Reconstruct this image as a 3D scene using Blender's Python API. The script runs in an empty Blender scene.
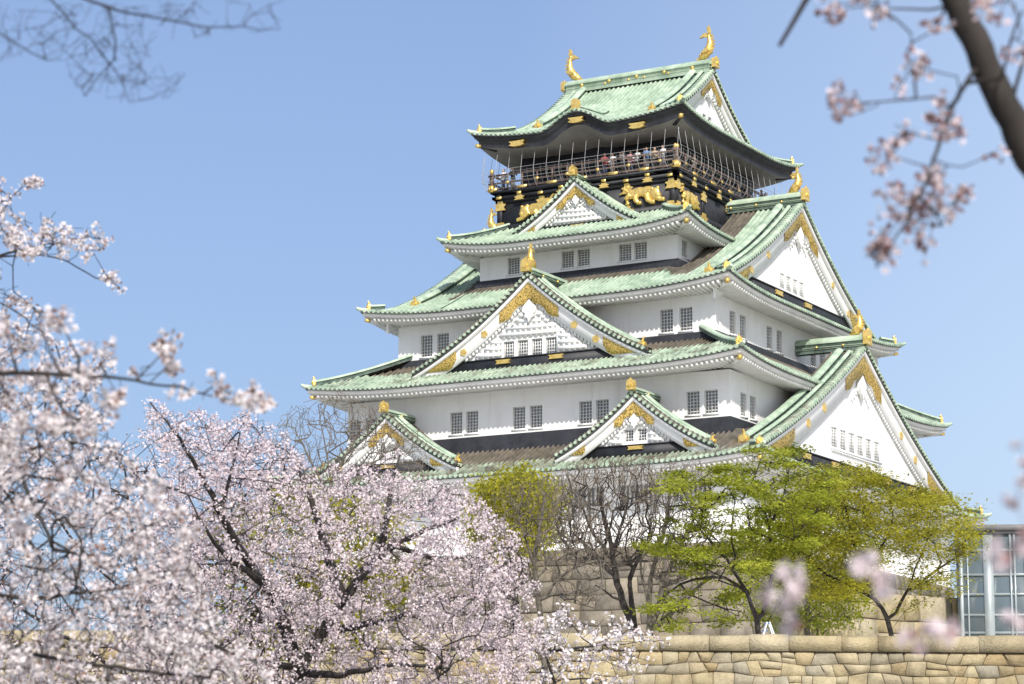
import bpy, math, random
import numpy as np
from mathutils import Matrix, Vector

# ------------------------------------------------------------------ camera, light, exposure
S = bpy.context.scene
COL = S.collection
CAM = np.array([76.894, -149.311, -8.5195]); YAW, PIT, ROL, FPX = 0.5284, 0.19017, 0.00692, 2457.8
FW = np.array([-math.sin(YAW)*math.cos(PIT), math.cos(YAW)*math.cos(PIT), math.sin(PIT)])
_rt = np.array([math.cos(YAW), math.sin(YAW), 0.0]); _up = np.cross(_rt, FW)
RT = _rt*math.cos(ROL) + _up*math.sin(ROL); UP = -_rt*math.sin(ROL) + _up*math.cos(ROL)
def at(x, y, d):
    return CAM + (FW + RT*((x-512)/FPX) - UP*((y-342)/FPX))*d
cd = bpy.data.cameras.new('camera'); cam = bpy.data.objects.new('camera', cd); COL.objects.link(cam)
m = Matrix.Identity(4)
for i in range(3):
    m[i][0] = RT[i]; m[i][1] = UP[i]; m[i][2] = -FW[i]; m[i][3] = CAM[i]
cam.matrix_world = m
cd.sensor_width = 36; cd.lens = FPX*36/1024; cd.clip_start = 0.2; cd.clip_end = 8000
cd.dof.use_dof = True; cd.dof.focus_distance = 135; cd.dof.aperture_fstop = 5.6
S.camera = cam
SUN = np.array([0.86, -1.0, 1.14]); SUN /= np.linalg.norm(SUN)
EL = math.asin(SUN[2]); AZ = math.atan2(SUN[0], SUN[1])
W = bpy.data.worlds.new('World'); S.world = W; W.use_nodes = True
nt = W.node_tree; bg = nt.nodes['Background']
sky = nt.nodes.new('ShaderNodeTexSky'); sky.sky_type = 'NISHITA'; sky.sun_disc = False
sky.sun_elevation = EL; sky.sun_rotation = AZ
sky.altitude = 0; sky.air_density = 1.0; sky.dust_density = 3.0; sky.ozone_density = 2.2
def _mul(col, f):   # scale a colour socket
    v = nt.nodes.new('ShaderNodeVectorMath'); v.operation = 'SCALE'; v.inputs['Scale'].default_value = f; nt.links.new(col, v.inputs[0]); return v.outputs[0]
tcw = nt.nodes.new('ShaderNodeTexCoord'); dt = nt.nodes.new('ShaderNodeVectorMath'); dt.operation = 'DOT_PRODUCT'
nt.links.new(tcw.outputs['Generated'], dt.inputs[0]); dt.inputs[1].default_value = (0.60, 0.79, 0.0)
mrw = nt.nodes.new('ShaderNodeMapRange'); mrw.inputs['From Min'].default_value = 0.36; mrw.inputs['From Max'].default_value = 0.72; nt.links.new(dt.outputs['Value'], mrw.inputs['Value'])
mx = nt.nodes.new('ShaderNodeMix'); mx.data_type = 'RGBA'; nt.links.new(mrw.outputs[0], mx.inputs[0])
mx.inputs[6].default_value = (0.98, 1.40, 2.50, 1); mx.inputs[7].default_value = (3.0, 3.4, 4.0, 1)     # even high haze, paler towards the east
ad = nt.nodes.new('ShaderNodeVectorMath'); ad.operation = 'ADD'; nt.links.new(_mul(sky.outputs[0], 0.64), ad.inputs[0]); nt.links.new(mx.outputs[2], ad.inputs[1])
nt.links.new(ad.outputs[0], bg.inputs[0]); bg.inputs[1].default_value = 0.10
sl = bpy.data.lights.new('sun', 'SUN'); sl.energy = 3.5; sl.angle = math.radians(0.53); sl.color = (1.0, 0.95, 0.87)
so = bpy.data.objects.new('sun', sl); COL.objects.link(so)
so.rotation_euler = Vector(SUN).to_track_quat('Z', 'Y').to_euler(); so.location = (60, -100, 80)
S.view_settings.view_transform = 'Standard'; S.view_settings.look = 'None'
S.view_settings.exposure = 0.55; S.view_settings.gamma = 1; S.view_settings.use_curve_mapping = False

# ------------------------------------------------------------------ materials
MATS = {}
def nodes(name):
    mt = bpy.data.materials.new(name); mt.use_nodes = True; MATS[name] = mt
    t = mt.node_tree
    return mt, t, t.nodes['Principled BSDF'], t.nodes.new, t.links.new
def setin(b, **k):
    for n, v in k.items():
        n = n.replace('_', ' ')
        if n in b.inputs: b.inputs[n].default_value = v
def noise_tex(N, L, scale, detail=4, rough=0.6, vec=None, stretch=None):
    n = N('ShaderNodeTexNoise'); n.inputs['Scale'].default_value = scale
    n.inputs['Detail'].default_value = detail; n.inputs['Roughness'].default_value = rough
    if stretch:
        tc = N('ShaderNodeTexCoord'); mp = N('ShaderNodeMapping'); mp.inputs['Scale'].default_value = stretch
        L(tc.outputs['Object'], mp.inputs[0]); L(mp.outputs[0], n.inputs['Vector'])
    else:
        tc = N('ShaderNodeTexCoord'); L(tc.outputs['Object'], n.inputs['Vector'])
    return n
def ramp(N, L, src, stops):
    r = N('ShaderNodeValToRGB'); e = r.color_ramp.elements
    while len(e) < len(stops): e.new(0.5)
    for el, (p, c) in zip(e, stops):
        el.position = p; el.color = (*c, 1) if len(c) == 3 else c
    L(src, r.inputs[0]); return r
def mixc(N, L, fac, a, b, mode='MIX'):
    x = N('ShaderNodeMix'); x.data_type = 'RGBA'; x.blend_type = mode
    for sock, v in ((x.inputs[0], fac), (x.inputs[6], a), (x.inputs[7], b)):
        if isinstance(v, (int, float)): sock.default_value = v
        elif isinstance(v, tuple): sock.default_value = (*v, 1)
        else: L(v, sock)
    return x.outputs[2]
def bump(N, L, b, src, strength, dist=0.02):
    bp = N('ShaderNodeBump'); bp.inputs['Strength'].default_value = strength; bp.inputs['Distance'].default_value = dist
    L(src, bp.inputs['Height']); L(bp.outputs[0], b.inputs['Normal'])
def simple(name, c1, c2, scale, rough=0.7, metal=0.0, bmp=0.2, stretch=None, lo=0.35, hi=0.65, spec=0.5):
    mt, t, b, N, L = nodes(name)
    n = noise_tex(N, L, scale, stretch=stretch)
    r = ramp(N, L, n.outputs[0], [(lo, c1), (hi, c2)])
    L(r.outputs[0], b.inputs['Base Color']); setin(b, Roughness=rough, Metallic=metal, Specular_IOR_Level=spec)
    if bmp: bump(N, L, b, n.outputs[0], bmp)
    return mt

def copper():
    mt, t, b, N, L = nodes('verdigris_copper')
    at_ = N('ShaderNodeAttribute'); at_.attribute_name = 'tint'
    n1 = noise_tex(N, L, 0.55, 5, 0.65); n2 = noise_tex(N, L, 1.5, 4, 0.6); n3 = noise_tex(N, L, 1.0, 7, 0.8)
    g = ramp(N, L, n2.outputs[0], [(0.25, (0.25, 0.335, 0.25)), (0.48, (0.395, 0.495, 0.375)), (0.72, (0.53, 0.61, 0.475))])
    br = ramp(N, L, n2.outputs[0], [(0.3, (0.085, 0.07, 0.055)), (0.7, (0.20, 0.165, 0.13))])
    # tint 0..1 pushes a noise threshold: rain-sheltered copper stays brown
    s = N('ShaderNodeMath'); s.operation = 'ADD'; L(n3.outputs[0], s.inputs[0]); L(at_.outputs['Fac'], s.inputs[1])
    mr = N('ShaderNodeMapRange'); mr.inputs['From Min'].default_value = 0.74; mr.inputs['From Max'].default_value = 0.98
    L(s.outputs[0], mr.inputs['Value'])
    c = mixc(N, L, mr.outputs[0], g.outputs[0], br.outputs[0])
    big = ramp(N, L, n1.outputs[0], [(0.3, (0.62, 0.67, 0.63)), (0.6, (1, 1, 1))])
    c = mixc(N, L, 1.0, c, big.outputs[0], 'MULTIPLY')
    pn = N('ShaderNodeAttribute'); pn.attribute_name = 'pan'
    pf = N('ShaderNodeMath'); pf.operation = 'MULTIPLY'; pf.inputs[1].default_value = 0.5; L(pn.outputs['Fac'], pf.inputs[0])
    c = mixc(N, L, pf.outputs[0], c, mixc(N, L, 1.0, c, (0.50, 0.56, 0.53), 'MULTIPLY'))  # pans between ribs darkened: grime, plus valley shade put into the colour
    L(c, b.inputs['Base Color']); setin(b, Roughness=0.55, Metallic=0.0, Specular_IOR_Level=0.4)
    bump(N, L, b, n3.outputs[0], 0.15, 0.03)
copper()
simple('shaded_verdigris', (0.055, 0.08, 0.068), (0.15, 0.21, 0.17), 2.2, 0.6)  # darker copper that paints shade onto ridge sides and the gaps between ridges
def plaster():
    mt, t, b, N, L = nodes('white_plaster')
    n = noise_tex(N, L, 0.6, 5, 0.6); n2 = noise_tex(N, L, 2.0, 5, 0.7, stretch=(0.8, 0.8, 0.10))
    r = ramp(N, L, n.outputs[0], [(0.3, (0.76, 0.755, 0.73)), (0.7, (0.84, 0.835, 0.82))])
    r2 = ramp(N, L, n2.outputs[0], [(0.24, (0.88, 0.87, 0.84)), (0.48, (1, 1, 1))])
    L(mixc(N, L, 1.0, r.outputs[0], r2.outputs[0], 'MULTIPLY'), b.inputs['Base Color']); setin(b, Roughness=0.85, Specular_IOR_Level=0.2)
    bump(N, L, b, n.outputs[0], 0.08)
plaster()
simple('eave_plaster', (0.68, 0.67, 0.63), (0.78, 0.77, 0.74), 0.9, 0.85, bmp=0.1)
simple('black_lacquer', (0.012, 0.013, 0.017), (0.03, 0.032, 0.038), 1.6, 0.6, bmp=0.05)
simple('grey_tile', (0.05, 0.055, 0.055), (0.13, 0.135, 0.125), 2.5, 0.6)
simple('eave_timber', (0.17, 0.152, 0.135), (0.25, 0.23, 0.205), 2.0, 0.75, stretch=(1, 1, 0.3))
simple('soffit_board', (0.20, 0.185, 0.17), (0.26, 0.245, 0.225), 0.8, 0.8, bmp=0.05)
simple('rail_timber', (0.07, 0.045, 0.035), (0.15, 0.10, 0.08), 2.0, 0.6)
def gold(name, dark, scale, lo, hi, bs):
    mt, t, b, N, L = nodes(name)
    n = noise_tex(N, L, scale, 3, 0.6)
    r = ramp(N, L, n.outputs[0], [(lo, dark), (hi, (0.88, 0.62, 0.19))])
    L(r.outputs[0], b.inputs['Base Color']); setin(b, Roughness=0.36, Metallic=0.62)
    bump(N, L, b, n.outputs[0], bs, 0.05)
gold('gilt_metal', (0.60, 0.40, 0.10), 4.0, 0.3, 0.55, 0.5)
gold('carved_gilt', (0.20, 0.13, 0.03), 11, 0.38, 0.54, 0.8)
def glass(name, c, rough=0.08):
    mt, t, b, N, L = nodes(name); setin(b, Base_Color=(*c, 1), Roughness=rough, Specular_IOR_Level=0.8)
glass('dark_glass', (0.03, 0.032, 0.036), 0.2)
glass('window_glass', (0.20, 0.21, 0.22), 0.25)
simple('window_lattice', (0.62, 0.62, 0.60), (0.72, 0.72, 0.70), 3, 0.8, bmp=0)
simple('net_wire', (0.42, 0.43, 0.44), (0.5, 0.5, 0.5), 3, 0.5, bmp=0)
def stone(name, cols, scale=2.2, dirt=0.55):
    mt, t, b, N, L = nodes(name)
    a = N('ShaderNodeAttribute'); a.attribute_name = 'tint'
    r = ramp(N, L, a.outputs['Fac'], [(i/(len(cols)-1), c) for i, c in enumerate(cols)])
    r.color_ramp.interpolation = 'LINEAR'
    n = noise_tex(N, L, scale, 6, 0.7); n2 = noise_tex(N, L, scale*7, 5, 0.7); n3 = noise_tex(N, L, 0.5, 4, 0.6, stretch=(1, 1, 0.35))
    r1 = ramp(N, L, n.outputs[0], [(0.3, (dirt, dirt*0.97, dirt*0.9)), (0.6, (1.05, 1.04, 1.02))])
    c = mixc(N, L, 1.0, r.outputs[0], r1.outputs[0], 'MULTIPLY')
    r2 = ramp(N, L, n2.outputs[0], [(0.3, (0.78, 0.77, 0.75)), (0.6, (1, 1, 1))])
    c = mixc(N, L, 1.0, c, r2.outputs[0], 'MULTIPLY')
    r3 = ramp(N, L, n3.outputs[0], [(0.35, (0.72, 0.70, 0.66)), (0.55, (1, 1, 1))])
    c = mixc(N, L, 1.0, c, r3.outputs[0], 'MULTIPLY')
    L(c, b.inputs['Base Color']); setin(b, Roughness=0.9, Specular_IOR_Level=0.25)
    bump(N, L, b, n2.outputs[0], 0.9, 0.06)
stone('sandstone_block', [(0.44, 0.41, 0.33), (0.56, 0.49, 0.34), (0.56, 0.475, 0.30), (0.54, 0.42, 0.24), (0.58, 0.52, 0.37), (0.54, 0.46, 0.29)], 3.4, 0.68)
stone('sandstone_coping', [(0.54, 0.47, 0.31), (0.58, 0.51, 0.36), (0.54, 0.46, 0.29)], 2.5, 0.78)
stone('castle_stone', [(0.20, 0.18, 0.15), (0.27, 0.24, 0.20), (0.31, 0.27, 0.21), (0.24, 0.215, 0.18)], 1.2, 0.6)
simple('dark_joint', (0.045, 0.038, 0.028), (0.09, 0.078, 0.055), 4, 0.95)  # dark backing seen in the joints between stone blocks
simple('bark_dark', (0.017, 0.014, 0.012), (0.046, 0.038, 0.033), 9, 0.9, bmp=0.6, stretch=(1, 1, 0.35))
simple('bark_mossy', (0.05, 0.042, 0.032), (0.13, 0.115, 0.05), 5, 0.9, bmp=0.6)
simple('bark_grey', (0.09, 0.075, 0.06), (0.17, 0.15, 0.12), 7, 0.9, bmp=0.4)
simple('twig_brown', (0.12, 0.095, 0.07), (0.2, 0.165, 0.125), 3, 0.9, bmp=0)
simple('sandy_ground', (0.16, 0.15, 0.12), (0.26, 0.24, 0.19), 0.4, 0.95, bmp=0.3)
simple('gravel_ground', (0.52, 0.515, 0.49), (0.61, 0.60, 0.57), 1.5, 0.95, bmp=0.3)
def petal(name, stops, trans):
    mt, t, b, N, L = nodes(name)
    a = N('ShaderNodeAttribute'); a.attribute_name = 'tint'
    r = ramp(N, L, a.outputs['Fac'], stops)
    L(r.outputs[0], b.inputs['Base Color']); setin(b, Roughness=0.7, Specular_IOR_Level=0.15)
    tr = N('ShaderNodeBsdfTranslucent'); L(r.outputs[0], tr.inputs[0])
    ms = N('ShaderNodeMixShader'); ms.inputs[0].default_value = trans
    L(b.outputs[0], ms.inputs[1]); L(tr.outputs[0], ms.inputs[2]); L(ms.outputs[0], t.nodes['Material Output'].inputs[0])
petal('pink_petal', [(0, (0.10, 0.045, 0.03)), (0.07, (0.30, 0.12, 0.10)), (0.12, (0.56, 0.42, 0.45)), (0.5, (0.73, 0.615, 0.64)), (1, (0.87, 0.79, 0.80))], 0.3)
petal('white_petal', [(0, (0.12, 0.06, 0.03)), (0.07, (0.32, 0.17, 0.12)), (0.12, (0.66, 0.53, 0.54)), (0.5, (0.80, 0.72, 0.725)), (1, (0.90, 0.86, 0.85))], 0.3)
petal('spring_leaf', [(0, (0.13, 0.155, 0.014)), (0.5, (0.34, 0.375, 0.035)), (1, (0.50, 0.51, 0.08))], 0.55)
petal('olive_leaf', [(0, (0.13, 0.13, 0.014)), (0.5, (0.385, 0.365, 0.036)), (1, (0.53, 0.49, 0.06))], 0.55)
glass('blue_glass', (0.11, 0.14, 0.155), 0.08)
simple('steel_frame', (0.30, 0.345, 0.35), (0.38, 0.42, 0.425), 2, 0.4, 0.3, bmp=0)
simple('roof_slab', (0.14, 0.14, 0.14), (0.2, 0.2, 0.2), 2, 0.7)
simple('skin', (0.42, 0.26, 0.18), (0.48, 0.30, 0.21), 5, 0.6, bmp=0)
simple('hair_black', (0.012, 0.010, 0.009), (0.03, 0.025, 0.02), 8, 0.5, bmp=0)
def cloth(name, c): simple(name, tuple(v*0.85 for v in c), c, 6, 0.85, bmp=0.1)
cloth('cloth_white', (0.72, 0.72, 0.74)); cloth('cloth_red', (0.30, 0.07, 0.07)); cloth('cloth_navy', (0.03, 0.045, 0.10))
cloth('cloth_blue', (0.14, 0.25, 0.45)); cloth('cloth_grey', (0.2, 0.2, 0.21)); cloth('cloth_black', (0.02, 0.02, 0.022))
cloth('cloth_beige', (0.45, 0.37, 0.27)); cloth('cloth_pink', (0.6, 0.32, 0.36)); cloth('sign_white', (0.78, 0.8, 0.82))
cloth('board_blue', (0.06, 0.12, 0.32))

# ------------------------------------------------------------------ mesh builder
ID = lambda u, d, z: np.stack(np.broadcast_arrays(np.asarray(u, float), np.asarray(d, float), np.asarray(z, float)), -1)
class MB:
    def __init__(s): s.v = []; s.a = []; s.b = []; s.n = 0; s.f = {3: [], 4: []}; s.m = {3: [], 4: []}
    def add(s, V, F, m=0, a=0.0, b=1.0):
        V = np.asarray(V, float).reshape(-1, 3); F = np.asarray(F, int)
        if len(F) == 0: return
        s.v.append(V); s.a.append(np.broadcast_to(np.asarray(a, float).reshape(-1) if np.ndim(a) else np.array([a]), (len(V),)))
        s.b.append(np.broadcast_to(np.asarray(b, float).reshape(-1) if np.ndim(b) else np.array([b]), (len(V),)))
        k = F.shape[1]; s.f[k].append(F + s.n); s.m[k].append(np.full(len(F), m)); s.n += len(V)
    def grid(s, P, m=0, a=0.0, close=False, b=1.0):
        n, k = P.shape[:2]; I = np.arange(n*k).reshape(n, k)
        if close: I = np.concatenate([I, I[:, :1]], 1)
        F = np.stack([I[:-1, :-1], I[1:, :-1], I[1:, 1:], I[:-1, 1:]], -1).reshape(-1, 4)
        s.add(P.reshape(-1, 3), F, m, a.reshape(-1) if np.ndim(a) else a, b.reshape(-1) if np.ndim(b) else b)
    def hexa(s, V, m=0, a=0.0):   # 8 corners: bottom 0-3, top 4-7
        s.add(V, [(0, 1, 2, 3), (7, 6, 5, 4), (0, 4, 5, 1), (1, 5, 6, 2), (2, 6, 7, 3), (3, 7, 4, 0)], m, a)
    def box(s, M, u0, u1, d0, d1, z0, z1, m=0, a=0.0):
        u = np.array([u0, u1, u1, u0]*2); d = np.array([d0, d0, d1, d1]*2); z = np.array([z0]*4+[z1]*4)
        s.hexa(M(u, d, z), m, a)
    def prism(s, M, pts, d0, d1, m=0):   # polygon (u, z), fan from its centre
        p = np.array(pts, float); n = len(p); c = p.mean(0)
        for d in (d0, d1):
            V = np.vstack([M(p[:, 0], np.full(n, d), p[:, 1]), M(c[0], d, c[1]).reshape(1, 3)])
            s.add(V, [(i, (i+1) % n, n) for i in range(n)], m)
        q = np.vstack([p, p[:1]])
        s.grid(np.stack([M(q[:, 0], np.full(n+1, d0), q[:, 1]), M(q[:, 0], np.full(n+1, d1), q[:, 1])]), m)
    def tube(s, P, r, n=6, m=0, a=0.0, cap=True):
        P = np.asarray(P, float); k = len(P); r = np.broadcast_to(np.asarray(r, float), (k,))
        T = np.gradient(P, axis=0); T /= np.linalg.norm(T, axis=1)[:, None] + 1e-9
        ref = np.array([0, 0, 1.0]) if abs(T[:, 2]).mean() < 0.8 else np.array([1.0, 0.2, 0])
        A = np.cross(T, ref); A /= np.linalg.norm(A, axis=1)[:, None] + 1e-9; B = np.cross(T, A)
        th = np.arange(n)*2*math.pi/n
        R = P[:, None] + r[:, None, None]*(A[:, None]*np.cos(th)[None, :, None] + B[:, None]*np.sin(th)[None, :, None])
        s.grid(R, m, np.repeat(np.broadcast_to(np.asarray(a, float), (k,)), n) if np.ndim(a) else a, close=True)
        if cap and n >= 3:
            for e in (0, -1):
                V = np.vstack([R[e], P[e][None]]); s.add(V, [(i, (i+1) % n, n) for i in range(n)], m)
    def ell(s, c, r, m=0, rot=None, nu=10, nv=7, a=0.0):
        th = np.linspace(0, math.pi, nv)[:, None]; ph = (np.arange(nu)*2*math.pi/nu)[None]
        P = np.stack([np.sin(th)*np.cos(ph)*r[0], np.sin(th)*np.sin(ph)*r[1], np.cos(th)*np.ones_like(ph)*r[2]], -1)
        if rot is not None: P = P @ np.asarray(rot).T
        s.grid(P + np.asarray(c, float), m, a, close=True)
    def sweep(s, P, w, h0, h1, m=0, a=0.0, ms=None):   # rounded rail along P, z up
        P = np.asarray(P, float); T = np.gradient(P, axis=0); T[:, 2] = 0; T /= np.linalg.norm(T, axis=1)[:, None] + 1e-9
        H = np.stack([-T[:, 1], T[:, 0], 0*T[:, 0]], -1)
        w = np.broadcast_to(np.asarray(w, float), (len(P),))[:, None]; Z = np.array([0, 0, 1.0]); hh = h1-h0
        prof = [(-.5, h0), (-.5, h0+.55*hh), (-.62, h0+.58*hh), (-.62, h0+.72*hh), (-.3, h0+.95*hh), (0, h1), (.3, h0+.95*hh), (.62, h0+.72*hh), (.62, h0+.58*hh), (.5, h0+.55*hh), (.5, h0)]
        R = np.stack([P + H*w*x + Z*z for x, z in prof], 1)
        ms = m if ms is None else ms
        s.grid(R[:, :3], ms, a); s.grid(R[:, 2:9], m, a); s.grid(R[:, 8:], ms, a)
        for e in (0, -1):
            V = np.vstack([R[e], R[e].mean(0)[None]]); n = len(prof); s.add(V, [(i, (i+1) % n, n) for i in range(n)], m, a)
    def build(s, name, mats, parent=None, smooth=False, loc=None):
        me = bpy.data.meshes.new(name)
        V = np.vstack(s.v) if s.v else np.zeros((0, 3))
        if loc is not None: V = V - np.asarray(loc, float)
        me.vertices.add(len(V)); me.vertices.foreach_set('co', V.ravel())
        loops = []; starts = []; mi = []; off = 0
        for k in (4, 3):
            if s.f[k]:
                F = np.vstack(s.f[k]); loops.append(F.ravel()); starts.append(off + np.arange(len(F))*k); off += F.size
                mi.append(np.concatenate(s.m[k]))
        if loops:
            lp = np.concatenate(loops); me.loops.add(len(lp)); me.loops.foreach_set('vertex_index', lp)
            st = np.concatenate(starts); me.polygons.add(len(st)); me.polygons.foreach_set('loop_start', st)
            me.polygons.foreach_set('material_index', np.concatenate(mi))
            if smooth: me.polygons.foreach_set('use_smooth', np.ones(len(st), bool))
        me.update(calc_edges=True)
        at_ = me.attributes.new('tint', 'FLOAT', 'POINT'); at_.data.foreach_set('value', np.concatenate(s.a) if s.a else [])
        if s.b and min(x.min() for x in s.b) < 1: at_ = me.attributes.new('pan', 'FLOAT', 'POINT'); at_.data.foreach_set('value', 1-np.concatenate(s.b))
        for mm in ([mats] if isinstance(mats, str) else mats): me.materials.append(MATS[mm])
        o = bpy.data.objects.new(name, me); COL.objects.link(o)
        if loc is not None: o.location = loc
        if parent is not None: o.parent = parent
        return o
def tag(o, label=None, cat=None, group=None, kind=None):
    if label: o['label'] = label
    if cat: o['category'] = cat
    if group: o['group'] = group
    if kind: o['kind'] = kind
    return o
def empty(name, loc=(0, 0, 0)):
    o = bpy.data.objects.new(name, None); o.empty_display_size = 0.3; o.location = loc; COL.objects.link(o); return o

# ------------------------------------------------------------------ ground
GROUND, TERR = -10.15, -3.75
g = MB(); n = 40
xs = np.concatenate([np.linspace(-4000, -200, 6), np.linspace(-160, 200, 30), np.linspace(300, 4000, 6)])
ys = np.concatenate([np.linspace(-3000, -250, 5), np.linspace(-200, 100, 25), np.linspace(200, 4000, 6)])
X, Y = np.meshgrid(xs, ys, indexing='ij')
g.grid(np.stack([X, Y, np.full_like(X, GROUND)], -1)); tag(g.build('ground', 'sandy_ground'), kind='structure')
# retaining wall line
WA, WB = at(640, 637, 70), at(1000, 633, 70)
wdir = (WB-WA)[:2]; wdir /= np.linalg.norm(wdir); wnor = np.array([-wdir[1], wdir[0]])   # points away from the camera
def MWALL(u, d, z):
    u, d, z = np.broadcast_arrays(np.asarray(u, float), np.asarray(d, float), np.asarray(z, float))
    return np.stack([WA[0]+wdir[0]*u+wnor[0]*d, WA[1]+wdir[1]*u+wnor[1]*d, z], -1)
g = MB(); g.box(MWALL, -60, 60, 1.2, 260, GROUND-1, TERR); tag(g.build('terrace_ground', 'gravel_ground'), kind='structure')

def block_wall(mb, M, u0, u1, rows, wr, rng, dfun, m=0, mj=1, mz=0.05, inset=0.035, depth=0.09, jit=0.05, joint=True):
    """courses of rough blocks; rows = list of z levels from the bottom; dfun(z) = batter"""
    if joint:
        zz = np.array(rows); uu = np.array([u0, u1])
        P = np.stack([M(uu, np.array([dfun(z)+depth]*2), np.array([z, z])) for z in zz]); mb.grid(P, mj)
    lines = []
    for i, z in enumerate(rows):
        ph = rng.uniform(0, 6.28, 3); amp = mz if 0 < i < len(rows)-1 else 0
        lines.append(lambda u, z=z, ph=ph, amp=amp: z + amp*(math.sin(u*1.3+ph[0])*0.6+math.sin(u*2.9+ph[1])*0.5))
    for i in range(len(rows)-1):
        u = u0 - rng.uniform(0, wr[0]); lean0 = rng.uniform(-jit, jit)
        while u < u1:
            w = rng.uniform(*wr); ua, ub = max(u, u0), min(u+w, u1); lean1 = rng.uniform(-jit, jit)
            if ub-ua > 0.12:
                segs = [(0, 1)] if rng.random() > 0.05 or jit < 0.03 else [(0, 0.5), (0.5, 1)]
                for sa, sb in segs:
                    def zl(f, uu): return lines[i](uu)*(1-f) + lines[i+1](uu)*f
                    U = np.array([ua-lean0*(1-2*sa), ub-lean1*(1-2*sa), ub+lean1*(2*sb-1), ua+lean0*(2*sb-1)])
                    Z = np.array([zl(sa, ua), zl(sa, ub), zl(sb, ub), zl(sb, ua)])
                    cu, cz = U.mean(), Z.mean(); ins = inset*rng.uniform(0.7, 1.5)
                    cut = rng.uniform(0.0, 0.05, 4)*(1 if jit > 0.03 else 0.3)
                    Ui = U + np.sign(cu-U)*(ins+cut); Zi = Z + np.sign(cz-Z)*(ins+cut[::-1])
                    Uo = U + np.sign(cu-U)*ins*0.4; Zo = Z + np.sign(cz-Z)*ins*0.4
                    pr = rng.uniform(-0.4, 0.35)*depth
                    do = np.array([dfun(z) for z in Zo])+depth; di = np.array([dfun(z) for z in Zi])+pr+rng.uniform(-0.1, 0.1, 4)*depth
                    V = np.vstack([M(Uo, do, Zo), M(Ui, di, Zi)])
                    mb.add(V, [(4, 5, 6, 7), (0, 1, 5, 4), (1, 2, 6, 5), (2, 3, 7, 6), (3, 0, 4, 7)], m, rng.random())
            u += w; lean0 = lean1
rng = np.random.default_rng(3)
b = MB(); root = empty('stone_wall', tuple(WA[:2])+(GROUND,))
tag(root, 'tan retaining wall of rough squared stones with flat coping, at the foot of the trees', 'wall')
lv = [GROUND]; 
while lv[-1] < -4.2: lv.append(lv[-1]+rng.uniform(0.29, 0.42))
top = -3.90; lv = [z for z in lv if z < top-0.2]+[top]
inv = lambda o, r: o
block_wall(b, MWALL, -30, 42, lv, (0.28, 0.70), rng, lambda z: (z-top)*0.08, mz=0.085, jit=0.085, inset=.024, depth=.06)
o = b.build('rough_masonry', ['sandstone_block', 'dark_joint'], root); o.matrix_parent_inverse = Matrix.Translation(root.location).inverted()
b = MB(); u = -30.0
while u < 42:
    w = rng.uniform(1.0, 1.75); tz = -3.44+rng.uniform(-0.03, 0.03)
    U = np.array([u+.012, u+w-.012, u+w-.012, u+.012]*2); c = 0.012; fr = -0.05+rng.uniform(-.02, .02)
    V = MWALL(U, np.array([fr, fr, 1.1, 1.1, fr+c, fr+c, 1.1, 1.1]), np.array([top+.01]*4+[tz, tz+rng.uniform(-.03, .03), tz, tz]))
    V2 = MWALL(U, np.array([fr, fr, 1.1, 1.1]*2), np.array([top+.012]*4+[tz-c]*4))
    b.hexa(V2, 0, rng.random()); V[:4] = V2[4:]; b.hexa(V, 0, b.a[-1][0]); u += w
o = b.build('coping', 'sandstone_coping', root); o.matrix_parent_inverse = Matrix.Translation(root.location).inverted()

# ------------------------------------------------------------------ castle
keep = empty('castle_keep', (0, 0, TERR))
tag(keep, 'white five-tiered Japanese castle keep with green copper roofs and gold ornaments', 'castle')
def KP(o):   # castle parts are modelled in world coordinates; undo the empty's height
    o.location.z -= TERR if o.parent is keep else 0
    return o
def part(mb, name, mats, parent=None, smooth=False):
    p = keep if parent is None else parent
    o = mb.build(name, mats, p, smooth)
    if p is keep: o.location = (0, 0, -TERR)
    return o

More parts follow.
